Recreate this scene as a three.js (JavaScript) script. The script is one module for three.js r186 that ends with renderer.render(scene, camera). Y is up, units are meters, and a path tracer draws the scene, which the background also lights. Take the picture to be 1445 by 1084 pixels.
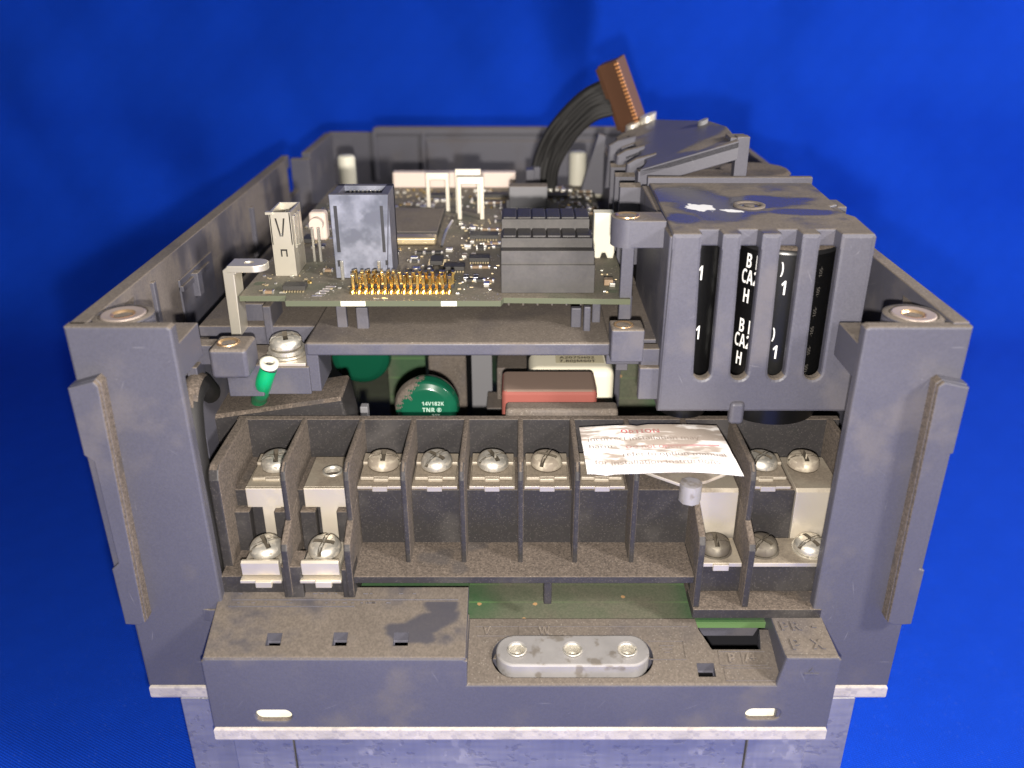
import * as THREE from 'three';
import { RoundedBoxGeometry } from 'three/addons/geometries/RoundedBoxGeometry.js';
import { mergeGeometries } from 'three/addons/utils/BufferGeometryUtils.js';
import { FontLoader } from 'three/addons/loaders/FontLoader.js';
import { TextGeometry } from 'three/addons/geometries/TextGeometry.js';
import { Brush, Evaluator, SUBTRACTION } from 'three-bvh-csg';

// ------------------------------------------------------------------ camera, light, exposure (all builders below work in centimetres)
const S = 0.01;
const scene = new THREE.Scene();
scene.background = new THREE.Color(0.105, 0.105, 0.105);            // dim room around the table
const camera = new THREE.PerspectiveCamera(2 * Math.atan(542 / 1233) * 180 / Math.PI, 4 / 3, 0.01, 10);
camera.position.set(0, 0.26, 0.1964);
const pitch = Math.atan2(585, 1233);
camera.lookAt(0, 0.26 - Math.tan(pitch), 0.1964 - 1);
camera.setViewOffset(1445, 1084, -9, 0, 1445, 1084);
camera.focus = 0.262; camera.userData.fStop = 10;
const renderer = new THREE.WebGLRenderer({ antialias: true });
renderer.toneMapping = THREE.LinearToneMapping;
renderer.toneMappingExposure = 1.84;
renderer.shadowMap.enabled = true;
// the phone's flash, just under its lens
const flash = new THREE.PointLight(0xfff7ee, 0.26, 0, 2);
flash.position.set(0.001, 0.243, 0.198); flash.castShadow = true; flash.shadow.radius = 0.16;
scene.add(flash);
// a room lamp up on the right
const lamp = new THREE.RectAreaLight(0xfff8f2, 112, 0.08, 0.08);
lamp.position.set(0.44, 0.46, 0.27); lamp.lookAt(0.0, 0.15, -0.08);
scene.add(lamp);
// added fill light, not a known lamp: brightens the right of the cloth
const side = new THREE.RectAreaLight(0xfff8f2, 44, 0.12, 0.12);
side.position.set(0.78, 0.46, -0.12); side.lookAt(0.22, 0.10, -0.45);
scene.add(side);

// ------------------------------------------------------------------ noise and textures
let seed = 12345;
const rnd = () => { seed |= 0; seed = seed + 0x6D2B79F5 | 0; let t = Math.imul(seed ^ seed >>> 15, 1 | seed); t = t + Math.imul(t ^ t >>> 7, 61 | t) ^ t; return ((t ^ t >>> 14) >>> 0) / 4294967296; };
const rr = (a, b) => a + (b - a) * rnd();
const hash = (x, y, s) => { let h = Math.imul(x, 374761393) ^ Math.imul(y, 668265263) ^ Math.imul(s, 1274126177); h = Math.imul(h ^ h >>> 13, 1274126177); return ((h ^ h >>> 16) >>> 0) / 4294967296; };
// tileable value noise: u, v in 0..1, n cells a side
function vn(u, v, n, s) {
  const x = u * n, y = v * n, i = Math.floor(x), j = Math.floor(y), f = x - i, g = y - j, a = f * f * (3 - 2 * f), b = g * g * (3 - 2 * g), m = (k) => ((k % n) + n) % n;
  const p = hash(m(i), m(j), s), q = hash(m(i + 1), m(j), s), r = hash(m(i), m(j + 1), s), t = hash(m(i + 1), m(j + 1), s);
  return (p * (1 - a) + q * a) * (1 - b) + (r * (1 - a) + t * a) * b;
}
function fbm(u, v, n, o, s) { let t = 0, a = 0.5, w = 0; for (let k = 0; k < o; k++) { t += a * vn(u, v, n, s + k); w += a; a *= 0.55; n *= 2; } return t / w; }
const cl = (x, a = 0, b = 1) => Math.min(b, Math.max(a, x)), ss = (a, b, x) => { const t = cl((x - a) / (b - a)); return t * t * (3 - 2 * t); };
const mx = (a, b, t) => a.map((x, i) => x + (b[i] - x) * t);
const enc = (x) => 255 * cl(x <= 0.0031308 ? 12.92 * x : 1.055 * Math.pow(x, 1 / 2.4) - 0.055);
function tex(n, fn, h = n) {            // fn(u, v) -> {c: linear rgb, r: roughness, m: metalness, b: height}
  const C = new Uint8Array(n * h * 4), R = new Uint8Array(n * h * 4);
  for (let y = 0; y < h; y++) for (let x = 0; x < n; x++) {
    const o = fn((x + 0.5) / n, (y + 0.5) / h), i = (y * n + x) * 4;
    for (let k = 0; k < 3; k++) C[i + k] = enc(o.c[k]);
    C[i + 3] = 255; R[i] = 255 * cl(o.b ?? 0.5); R[i + 1] = 255 * cl(o.r ?? 0.5); R[i + 2] = 255 * cl(o.m ?? 0); R[i + 3] = 255;
  }
  const mk = (d, srgb) => { const t = new THREE.DataTexture(d, n, h); t.wrapS = t.wrapT = THREE.RepeatWrapping; t.magFilter = THREE.LinearFilter; t.minFilter = THREE.LinearMipmapLinearFilter; t.generateMipmaps = true; if (srgb) t.colorSpace = THREE.SRGBColorSpace; t.needsUpdate = true; return t; };
  return { map: mk(C, true), orm: mk(R, false) };
}
function mat(name, t, o = {}) {
  const m = new THREE.MeshPhysicalMaterial({ name, map: t.map, roughnessMap: t.orm, roughness: 1, metalness: o.metal ? 1 : 0, ...(o.metal ? { metalnessMap: t.orm } : {}), ...(o.bump ? { bumpMap: t.orm, bumpScale: o.bump } : {}), ...(o.extra || {}) });
  return m;
}
const plain = (name, c, r = 0.5, m = 0, extra = {}) => { const k = new THREE.MeshPhysicalMaterial({ name, roughness: r, metalness: m, ...extra }); k.color.setRGB(...c); return k; };

const GREY = [0.072, 0.071, 0.090], DUST = [0.150, 0.124, 0.102];
const strokes = []; for (let k = 0; k < 46; k++) strokes.push([rnd(), rnd(), rr(0, Math.PI), rr(0.004, 0.03), rr(0.0005, 0.0012), rr(0.08, 0.35)]);
const tClean = tex(1024, (u, v) => {
  const big = fbm(u, v, 3, 4, 1), fine = vn(u, v, 330, 9), sm = ss(0.54, 0.80, fbm(u, v, 6, 5, 30)), sp = hash(Math.floor(u * 1024), Math.floor(v * 1024), 4) > 0.9975 ? 1 : 0;
  let c = GREY.map((x) => x * (0.88 + 0.24 * big) * (0.93 + 0.14 * fine));
  c = mx(c, DUST, 0.20 * sm + 0.4 * sp);
  let sc = 0;
  for (const [a, b, t, l, w, k] of strokes) { const dx = u - a, dy = v - b, p = dx * Math.cos(t) + dy * Math.sin(t), q = -dx * Math.sin(t) + dy * Math.cos(t); if (Math.abs(p) < l && Math.abs(q) < w) sc = Math.max(sc, k * (1 - Math.abs(p) / l)); }
  c = mx(c, [0.26, 0.255, 0.27], sc);
  return { c, r: 0.36 + 0.16 * big + 0.25 * sm + 0.08 * fine, b: 0.4 + 0.3 * fine - 0.2 * sc };
});
const grainy = (u, v, s) => 0.72 + 0.36 * vn(u, v, 256, s) + 0.22 * (hash(Math.floor(u * 512), Math.floor(v * 512), s + 3) - 0.5);
const tDust = tex(512, (u, v) => {
  const big = fbm(u, v, 4, 5, 11), thin = ss(0.50, 0.85, fbm(u, v, 5, 4, 15)), g = grainy(u, v, 21), sp = hash(Math.floor(u * 512), Math.floor(v * 512), 8) > 0.992 ? 1 : 0;
  let c = DUST.map((x) => x * (0.72 + 0.4 * big) * g);
  c = mx(c, GREY.map((x) => x * 0.95), 0.4 * thin); c = mx(c, [0.4, 0.37, 0.33], 0.6 * sp);
  return { c, r: 0.9 - 0.35 * thin, b: g * 0.5 };
});
const tWall = tex(512, (u, v) => { const big = fbm(u, v, 4, 5, 501), d = ss(0.42, 0.70, fbm(u, v * 0.6, 7, 5, 503)); return { c: mx(GREY.map((x) => x * (0.85 + 0.3 * big)), DUST.map((x) => x * grainy(u, v, 507)), 0.12 + 0.6 * d), r: 0.32 + 0.5 * d }; });
const tTan = tex(512, (u, v) => {                                  // thick tan-brown dust of the terminal block
  const big = fbm(u, v, 4, 4, 111), g = grainy(u, v, 121), sp = hash(Math.floor(u * 512), Math.floor(v * 512), 18) > 0.985 ? 1 : 0, hole = ss(0.66, 0.78, fbm(u, v, 9, 3, 131));
  let c = [0.118, 0.093, 0.074].map((x) => x * (0.68 + 0.45 * big) * (2 * g - 0.9));
  c = mx(c, [0.05, 0.045, 0.045], 0.6 * hole); c = mx(c, [0.42, 0.36, 0.3], 0.45 * sp);
  return { c, r: 0.95, b: g * 0.6 };
});
const tBlack = tex(512, (u, v) => {                                // black moulding with a sprinkle of grit
  const big = fbm(u, v, 4, 5, 41), sp = hash(Math.floor(u * 512), Math.floor(v * 512), 42), s2 = vn(u, v, 170, 45), haze = ss(0.52, 0.8, fbm(u, v, 5, 4, 49));
  let c = [0.015, 0.0145, 0.0165].map((x) => x * (0.8 + 0.4 * big));
  c = mx(c, [0.12, 0.105, 0.095], 0.10 + 0.16 * haze + 0.08 * ss(0.6, 0.95, s2)); c = mx(c, [0.34, 0.3, 0.27], sp > 0.975 ? 0.2 : 0);
  return { c, r: 0.5 + 0.3 * haze, b: 0.5 };
});
const tMetal = tex(512, (u, v) => {                                // tinned brass
  const big = fbm(u, v, 5, 4, 51), dirt = ss(0.60, 0.80, fbm(u, v, 7, 4, 57));
  return { c: mx([0.70, 0.64, 0.54], [0.30, 0.245, 0.18], dirt * 0.8).map((x) => x * (0.9 + 0.2 * big)), r: 0.40 + 0.2 * big + 0.2 * dirt, m: 0.72 - 0.5 * dirt, b: 0.5 };
});
const tMetalTop = tex(512, (u, v) => {
  const g = grainy(u, v, 451), d = ss(0.3, 0.62, fbm(u, v, 8, 4, 457));
  return { c: mx([0.52, 0.47, 0.38], [0.20, 0.165, 0.125].map((x) => x * g), 0.35 + 0.6 * d), r: 0.55 + 0.25 * d, m: 0.55 - 0.5 * d };
});
const tZinc = tex(256, (u, v) => { const b = fbm(u, v, 7, 4, 461), d = ss(0.55, 0.75, fbm(u, v, 18, 4, 463)); return { c: mx([0.36, 0.345, 0.34], [0.24, 0.215, 0.19], d).map((x) => x * (0.85 + 0.3 * b)), r: 0.5 + 0.2 * b, m: 0.5 }; });
const tSoot = tex(512, (u, v) => { const big = fbm(u, v, 5, 4, 551), k = (1 - ss(0.09, 0.155, v + 0.05 * (fbm(u, v, 24, 3, 557) - 0.5))) * ss(0.35, 0.6, fbm(u, v, 9, 2, 553) + 0.12), e = v < 0.5 ? cl(k) : 0; return { c: mx([0.66, 0.60, 0.50].map((x) => x * (0.9 + 0.2 * big)), [0.05, 0.042, 0.035], 0.9 * e), r: 0.42 + 0.2 * big + 0.3 * e, m: 0.7 - 0.6 * e }; });
const tScrew = tex(256, (u, v) => {
  const big = fbm(u, v, 10, 4, 61), d = ss(0.56, 0.75, fbm(u, v, 24, 3, 67));
  return { c: mx([0.66, 0.63, 0.56], [0.26, 0.22, 0.17], d * 0.75).map((x) => x * (0.88 + 0.25 * big)), r: 0.36 + 0.14 * big + 0.3 * d, m: 0.80 - 0.5 * d };
});
const tScrewDirty = tex(256, (u, v) => {
  const big = fbm(u, v, 10, 4, 361), d = ss(0.30, 0.6, fbm(u, v, 16, 3, 367));
  return { c: mx([0.5, 0.47, 0.4], [0.12, 0.1, 0.085], d * 0.85).map((x) => x * (0.88 + 0.25 * big)), r: 0.4 + 0.14 * big + 0.3 * d, m: 0.7 - 0.6 * d };
});
const tAlu = tex(512, (u, v) => {                                  // dull, streaked extrusion
  const w = fbm(u, v, 8, 6, 71), line = vn(u * 0.1, v, 90, 75), big = fbm(u, v, 3, 4, 79), pit = ss(0.64, 0.72, fbm(u, v, 40, 4, 78)), chalk = ss(0.60, 0.72, fbm(u, v * 0.6, 24, 5, 76)) * ss(0.5, 0.7, big), vs = vn(u, v * 0.08, 120, 74);
  let c = mx([0.30, 0.295, 0.31], [0.40, 0.38, 0.375], w); c = mx(c, [0.62, 0.58, 0.54], 0.6 * chalk); c = mx(c, [0.20, 0.19, 0.21], 0.35 * pit);
  return { c: c.map((x) => x * (0.80 + 0.22 * big + 0.08 * line + 0.08 * vs)), r: 0.42 + 0.1 * w + 0.1 * line, m: 0.66 - 0.3 * chalk, b: 0.5 + 0.2 * chalk - 0.3 * pit + 0.12 * line };
});
const tEdge = tex(512, (u, v) => {                                 // oxidised, dusty aluminium edge
  const w = fbm(u, v, 12, 5, 171), p = ss(0.55, 0.7, fbm(u, v, 30, 3, 173));
  return { c: mx([0.50, 0.455, 0.41], [0.30, 0.28, 0.30], 0.45 * p).map((x) => x * (0.75 + 0.4 * w)), r: 0.62, m: 0.25, b: w };
});
const tPcb = tex(1024, (u, v) => {                                 // control board: solder mask under brown dust
  const big = fbm(u, v, 5, 5, 81), g = grainy(u, v, 83), d = ss(0.20, 0.5, big);
  const tr = Math.abs((v * 64 + Math.floor(vn(u, v, 12, 88) * 3) * 0.33) % 1 - 0.5) < 0.12 && vn(u, v, 24, 85) > 0.5 ? 1 : 0;
  let c = mx([0.030, 0.060, 0.030], [0.058, 0.090, 0.045], tr);
  c = mx(c, [0.175, 0.148, 0.115].map((x) => x * g), 0.55 + 0.42 * d);
  const gx = Math.floor(u * 256), gy = Math.floor(v * 256), k = hash(gx, gy, 91);
  if (k > 0.972 && vn(u, v, 14, 95) > 0.40) { const dx = u * 256 % 1 - 0.5, dy = v * 256 % 1 - 0.5; if (dx * dx + dy * dy < 0.16) return { c: k > 0.991 ? [0.62, 0.52, 0.3] : [0.55, 0.55, 0.5], r: 0.3, m: 0.9, b: 0.7 }; }
  return { c, r: 0.75, m: 0, b: 0.5 + 0.2 * tr };
});
const tPower = tex(512, (u, v) => {                                // power board: bright green mask, dusty
  const mid = 1 - ss(0.44, 0.56, u) * (1 - ss(0.86, 0.98, u)), d = cl(ss(0.35, 0.75, fbm(u, v, 4, 5, 181)) * 0.5 + 0.8 * mid - 0.12), g = grainy(u, v, 183), tr = Math.abs((v * 12) % 1 - 0.5) < 0.05 ? 1 : 0;
  let c = mx([0.018, 0.085, 0.030], [0.05, 0.16, 0.045], tr);
  c = mx(c, [0.115, 0.102, 0.075].map((x) => x * g), 0.25 + 0.72 * d);
  if (hash(Math.floor(u * 30), Math.floor(v * 30), 5) > 0.96 && Math.hypot(u * 30 % 1 - 0.5, v * 30 % 1 - 0.5) < 0.2) c = [0.34, 0.2, 0.09];
  return { c, r: 0.55 + 0.3 * d };
});
const tEther = tex(256, (u, v) => {                                // blue-grey jack shell under pale powder
  const w = fbm(u, v, 18, 5, 191), s = ss(0.45, 0.7, fbm(u, v, 9, 4, 195));
  return { c: mx([0.05, 0.057, 0.08], [0.19, 0.20, 0.25], 0.25 + 0.75 * (1 - s) * w * 1.4), r: 0.7 };
});
const tConn = tex(256, (u, v) => { const w = fbm(u, v, 12, 5, 471); return { c: mx([0.038, 0.037, 0.038], [0.10, 0.093, 0.088], w * grainy(u, v, 477)), r: 0.8 }; });
// wiped dust on top of the capacitor cover and lid: dull dust with glossy swept patches (planar, 10 cm a side); optional white glare painted into the colour
const wiped = (blobs, s, gloss = 0.66, paintedGlare) => tex(512, (u, v) => {
  const n = fbm(u, v, 9, 5, s), st = fbm(u * 0.5, v, 30, 3, s + 9), g = grainy(u, v, s + 5);
  let k = 0;
  for (const [bu, bv, ru, rv, rot] of blobs) { const dx = u - bu, dy = v - bv, cx = (dx * Math.cos(rot) + dy * Math.sin(rot)) / ru, cy = (-dx * Math.sin(rot) + dy * Math.cos(rot)) / rv; k = Math.max(k, 1 - Math.hypot(cx, cy)); }
  const w = ss(-0.06, 0.30, k + (n - 0.5) * 0.7 + (st - 0.5) * 0.4 - 0.02);
  let c = mx(DUST.map((x) => x * 0.95 * g * (0.75 + 0.5 * n)), GREY.map((x) => x * 0.75), w * (0.80 + 0.16 * st)), white = 0;
  if (paintedGlare) for (const [bu, bv, ru, rv, rot] of paintedGlare) { const dx = u - bu, dy = v - bv, e = 1 - Math.hypot((dx * Math.cos(rot) + dy * Math.sin(rot)) / ru, (-dx * Math.sin(rot) + dy * Math.cos(rot)) / rv); white = Math.max(white, ss(0.0, 0.12, e + (fbm(u, v, 40, 3, s + 30) - 0.5) * 1.1)); }
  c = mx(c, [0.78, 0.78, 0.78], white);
  return { c, r: 0.92 - gloss * w + 0.3 * white, b: 0.5 };
});
const tCover = wiped([[0.58, 0.47, 0.17, 0.17, 0.2], [0.72, 0.40, 0.2, 0.10, -0.2], [0.50, 0.30, 0.12, 0.14, 0.6], [0.80, 0.52, 0.12, 0.05, 0.1], [0.45, 0.58, 0.06, 0.08, 0]], 201, 0.68, [[0.525, 0.47, 0.055, 0.038, 0.45], [0.60, 0.505, 0.035, 0.016, 0.3]]);  // last list: white glare painted into the cover's colour
const tLid = wiped([[0.52, 0.86, 0.22, 0.2, 0.3], [0.58, 0.65, 0.16, 0.18, 0.5], [0.45, 0.05, 0.14, 0.14, 0], [0.6, 0.45, 0.12, 0.12, 0]], 221, 0.44);
const tSwipe = wiped([[0.75, 0.06, 0.10, 0.035, -0.3], [0.70, 0.09, 0.08, 0.03, 0.2], [0.78, 0.0, 0.06, 0.05, 0.4]], 231, 0.4);
const tCloth = (() => {
  const N = 1024;
  return tex(N, (u, v) => {                                        // fine twill, 26 threads across 2.7 cm, with lint
    const a = u * 26, b = v * 26, w = 0.5 + 0.5 * Math.sin((a * 0.5 + b) * 2 * Math.PI), y = 0.5 + 0.5 * Math.cos(a * 2 * Math.PI), big = fbm(u, v, 4, 4, 241), f = vn(u, v, 400, 243);
    const h = 0.65 * w + 0.35 * y * w, lint = fbm(u, v, 40, 3, 246) > 0.80 ? 1 : 0;
    let c = [0.0030, 0.062, 0.63].map((x) => x * (0.52 + 0.72 * h) * (0.94 + 0.12 * big) * (0.85 + 0.3 * f));
    return { c: mx(c, [0.06, 0.13, 0.5], 0.4 * lint), r: 0.9, b: h * 0.8 + 0.2 * f };
  });
})();
const rep = (t, k) => { const o = {}; for (const q in t) { o[q] = t[q].clone(); o[q].repeat.set(k, k); o[q].needsUpdate = true; } return o; };

const M = {
  grey: mat('grey_plastic', tClean, { bump: 0.00003 }), wall: mat('dusty_wall_plastic', tWall), dust: mat('dusty_grey_plastic', tDust, { bump: 0.0001 }), tan: mat('tan_dust', tTan, { bump: 0.0002 }),
  black: mat('black_plastic', tBlack), metal: mat('tinned_brass', tMetal, { metal: 1 }), screw: mat('plated_steel', rep(tScrew, 4), { metal: 1 }), screwMid: mat('tarnished_steel', rep(tScrewDirty, 2.3), { metal: 1, extra: { color: new THREE.Color(1.35, 1.3, 1.2) } }), screwDirty: mat('dirty_plated_steel', rep(tScrewDirty, 1.3), { metal: 1, extra: { color: new THREE.Color(0.42, 0.40, 0.37) } }),
  soot: mat('sooty_tinned_brass', tSoot, { metal: 1 }), metalTop: mat('dusty_tinned_brass', tMetalTop, { metal: 1 }), zinc: mat('dull_zinc', rep(tZinc, 2), { metal: 1 }),
  alu: mat('aluminium', tAlu, { metal: 1, bump: 0.00025 }), edge: mat('oxidised_aluminium', rep(tEdge, 2), { metal: 1, bump: 0.0003 }),
  pcb: mat('green_circuit_board', tPcb, { metal: 1 }), power: mat('power_circuit_board', tPower), ether: mat('jack_shell', rep(tEther, 2)),
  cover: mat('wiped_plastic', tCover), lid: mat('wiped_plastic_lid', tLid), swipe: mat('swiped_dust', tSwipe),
  cloth: mat('blue_cloth', tCloth, { bump: 0.00035, extra: { specularIntensity: 0.25 } }),
  brass: plain('brass', [0.78, 0.53, 0.30], 0.32, 0.92), gold: plain('gold_plating', [0.85, 0.60, 0.22], 0.25, 1), tin: plain('tin', [0.78, 0.76, 0.70], 0.28, 0.95),
  pale: plain('pale_metal', [0.62, 0.58, 0.49], 0.42, 0.8), white: plain('white_nylon', [0.62, 0.60, 0.50], 0.5), bar: plain('ivory_plastic', [0.66, 0.55, 0.48], 0.5), cream: plain('cream_tape', [0.84, 0.80, 0.64], 0.4),
  chip: plain('chip_resin', [0.030, 0.028, 0.026], 0.6), tanCap: plain('ceramic', [0.22, 0.15, 0.09], 0.5), dark: plain('dark_plastic', [0.02, 0.02, 0.024], 0.45), conn: plain('grey_connector', [0.16, 0.16, 0.17], 0.6), conn2: mat('powdered_grey_plastic', tConn), recessShade: plain('recessShade', [0.09, 0.075, 0.055], 0.8, 0.2), lead: plain('chip_lead', [0.52, 0.43, 0.27], 0.4, 0.8), flange: plain('pale_copper', [0.40, 0.33, 0.29], 0.5, 0.5), hole: plain('dark_bore', [0.02, 0.018, 0.016], 0.9),
  varistor: plain('green_epoxy', [0.006, 0.085, 0.045], 0.22, 0, { clearcoat: 0.6, clearcoatRoughness: 0.15 }), red: plain('red_plastic', [0.24, 0.065, 0.05], 0.75), redDust: plain('dusty_red_plastic', [0.20, 0.14, 0.11], 0.9), wire: plain('green_wire', [0.003, 0.27, 0.10], 0.35), black2: plain('black_sleeve', [0.012, 0.012, 0.013], 0.3),
  cable: plain('black_cable', [0.007, 0.0063, 0.006], 0.65), brown: plain('brown_connector', [0.085, 0.036, 0.017], 0.5), copper: plain('copper_contact', [0.72, 0.33, 0.13], 0.35, 0.4), print: plain('pale_print', [0.35, 0.5, 0.42], 0.6), boardEdge: plain('board_edge', [0.085, 0.095, 0.058], 0.85), powerEdge: plain('power_board_edge', [0.075, 0.145, 0.05], 0.75),
};

// ------------------------------------------------------------------ geometry helpers (centimetres in world axes)
const plainGeo = (g) => { const h = g.index ? g.toNonIndexed() : g; for (const k of Object.keys(h.attributes)) if (!['position', 'normal', 'uv'].includes(k)) h.deleteAttribute(k); h.clearGroups(); return h; };
const B = (x0, x1, y0, y1, z0, z1, r = 0.04) => { const w = x1 - x0, h = y1 - y0, d = z1 - z0; return plainGeo(new RoundedBoxGeometry(w, h, d, 2, Math.min(r, w * 0.49, h * 0.49, d * 0.49))).translate((x0 + x1) / 2, (y0 + y1) / 2, (z0 + z1) / 2); };
const shape = (pts, holes = []) => { const s = new THREE.Shape(pts.map(([a, b]) => new THREE.Vector2(a, b))); for (const h of holes) s.holes.push(h instanceof THREE.Path ? h : new THREE.Path(h.map(([a, b]) => new THREE.Vector2(a, b)))); return s; };
const circ = (x, y, r) => { const p = new THREE.Path(); p.absarc(x, y, r, 0, Math.PI * 2, true); return p; };
const ext = (s, d, bev, seg = 8) => plainGeo(new THREE.ExtrudeGeometry(s, { depth: d - 2 * bev, bevelEnabled: bev > 0, bevelThickness: bev, bevelSize: bev, bevelOffset: -bev, bevelSegments: 2, curveSegments: seg })).translate(0, 0, bev);
const XY = (pts, z0, z1, bev = 0.03, holes) => ext(pts.isShape ? pts : shape(pts, holes), z1 - z0, bev).translate(0, 0, z0);          // outline in x, y
const XZ = (pts, y0, y1, bev = 0.03, holes) => ext(pts.isShape ? pts : shape(pts.map(([x, z]) => [x, -z]), (holes || []).map((h) => h instanceof THREE.Path ? h : h.map(([x, z]) => [x, -z]))), y1 - y0, bev).rotateX(-Math.PI / 2).translate(0, y0, 0);   // outline in x, z
const ZY = (pts, x0, x1, bev = 0.03) => ext(shape(pts.map(([z, y]) => [-z, y])), x1 - x0, bev).rotateY(Math.PI / 2).translate(x0, 0, 0);    // outline in z, y
const cyl = (x, y, z, r, h, axis = 'y', seg = 28, r2 = r) => { const g = plainGeo(new THREE.CylinderGeometry(r2, r, h, seg)); if (axis === 'z') g.rotateX(Math.PI / 2); if (axis === 'x') g.rotateZ(Math.PI / 2); return g.translate(x, y, z); };
const lathe = (pts, x = 0, y = 0, z = 0, seg = 32) => plainGeo(new THREE.LatheGeometry(pts.map(([a, b]) => new THREE.Vector2(a, b)), seg)).translate(x, y, z);
const tube = (pts, r, n = 40, k = 10) => plainGeo(new THREE.TubeGeometry(new THREE.CatmullRomCurve3(pts.map((p) => new THREE.Vector3(...p))), n, r, k));
function boxUV(g, s = 0.1) {
  const p = g.attributes.position, uv = new Float32Array(p.count * 2), a = new THREE.Vector3(), b = new THREE.Vector3(), c = new THREE.Vector3();
  for (let i = 0; i < p.count; i += 3) {
    a.fromBufferAttribute(p, i); b.fromBufferAttribute(p, i + 1).sub(a); c.fromBufferAttribute(p, i + 2).sub(a); b.cross(c);
    const x = Math.abs(b.x), y = Math.abs(b.y), z = Math.abs(b.z), k = y >= x && y >= z ? 1 : x >= z ? 0 : 2;
    for (let j = i; j < i + 3; j++) { const X = p.getX(j), Y = p.getY(j), Z = p.getZ(j); uv[j * 2] = s * (k === 0 ? Z : X); uv[j * 2 + 1] = s * (k === 1 ? Z : Y); }
  }
  g.setAttribute('uv', new THREE.BufferAttribute(uv, 2));
  return g;
}
const UP = (n) => n.y > 0.5, EDGE = (n) => Math.abs(n.x) > 0.6 || n.y > 0.8, FLAT = (n) => n.y > 0.35 || Math.abs(n.x) > 0.5;
function sorted(g, pred) {               // triangles that pred picks get the second material (dust lies where it settles)
  const p = g.attributes.position, a = new THREE.Vector3(), b = new THREE.Vector3(), c = new THREE.Vector3(), lists = [[], []];
  for (let i = 0; i < p.count; i += 3) { a.fromBufferAttribute(p, i); b.fromBufferAttribute(p, i + 1).sub(a); c.fromBufferAttribute(p, i + 2).sub(a); b.cross(c).normalize(); lists[pred(b, a) ? 1 : 0].push(i, i + 1, i + 2); }
  const order = lists[0].concat(lists[1]);
  for (const k of ['position', 'normal', 'uv']) { const at = g.attributes[k], n = at.itemSize, d = new Float32Array(at.count * n); order.forEach((o, i) => { for (let q = 0; q < n; q++) d[i * n + q] = at.array[o * n + q]; }); g.setAttribute(k, new THREE.BufferAttribute(d, n)); }
  g.addGroup(0, lists[0].length, 0); g.addGroup(lists[0].length, lists[1].length, 1);
  return g;
}
const used = new Map(), ORG = new Map();
const numbered = (n) => { const k = used.get(n) || 0; used.set(n, k + 1); return k ? n + '_' + String(k).padStart(3, '0') : n; };
function finish(geos, m, pred, keepUV) {
  const list = [].concat(geos); let g = list.length > 1 ? mergeGeometries(list) : list[0];
  if (!keepUV) boxUV(g);
  if (Array.isArray(m)) g = sorted(g, pred || UP);
  return g;
}
function part(name, parent, geos, m, o = {}) {
  const g = finish(geos, m, o.pred, o.keepUV); g.computeBoundingBox();
  const bb = g.boundingBox, c = o.at ? new THREE.Vector3(...o.at) : new THREE.Vector3((bb.min.x + bb.max.x) / 2, bb.min.y, (bb.min.z + bb.max.z) / 2);
  g.translate(-c.x, -c.y, -c.z).scale(S, S, S);
  const e = new THREE.Mesh(g, m); e.name = numbered(name); e.castShadow = e.receiveShadow = true;
  e.position.copy(c).sub(ORG.get(parent) || new THREE.Vector3()).multiplyScalar(S);
  ORG.set(e, c); parent.add(e);
  if (o.label) e.userData.label = o.label;
  if (o.kind) e.userData.kind = o.kind;
  return e;
}
function dual(a, b, m) { const f = (l) => boxUV(l.length > 1 ? mergeGeometries(l) : l[0]), x = f(a), y = f(b), g = mergeGeometries([x, y]); g.addGroup(0, x.attributes.position.count, 0); g.addGroup(x.attributes.position.count, y.attributes.position.count, 1); g.scale(S, S, S); return { g, m }; }
// a shared small shape (made once at its origin, in cm) placed many times
const proto = (geos, m, pred, keepUV) => { const g = finish(geos, m, pred, keepUV); g.scale(S, S, S); return { g, m }; };
function put(name, parent, p, [x, y, z], rot = [0, 0, 0], label, m) {
  const e = new THREE.Mesh(p.g, m || p.m); e.name = numbered(name); e.castShadow = e.receiveShadow = true;
  e.position.set(x, y, z).sub(ORG.get(parent)).multiplyScalar(S); e.rotation.set(...rot); ORG.set(e, new THREE.Vector3(x, y, z)); parent.add(e);
  if (label) e.userData.label = label;
  return e;
}
function thing(name, label, category, base) {
  const g = new THREE.Group(); g.name = numbered(name); g.userData = { label, category };
  g.position.set(...base).multiplyScalar(S); ORG.set(g, new THREE.Vector3(...base)); scene.add(g);
  return g;
}
const GD = [M.grey, M.dust], BD = [M.black, M.tan];
const font = await new FontLoader().loadAsync('fonts/droid/droid_sans_bold.typeface.json');
const text = (s, size, d = 0.03) => { const g = plainGeo(new TextGeometry(s, { font, size, depth: d, curveSegments: 3, bevelEnabled: false })); g.computeBoundingBox(); return g.translate(-(g.boundingBox.max.x + g.boundingBox.min.x) / 2, -size / 2, 0); };

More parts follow.
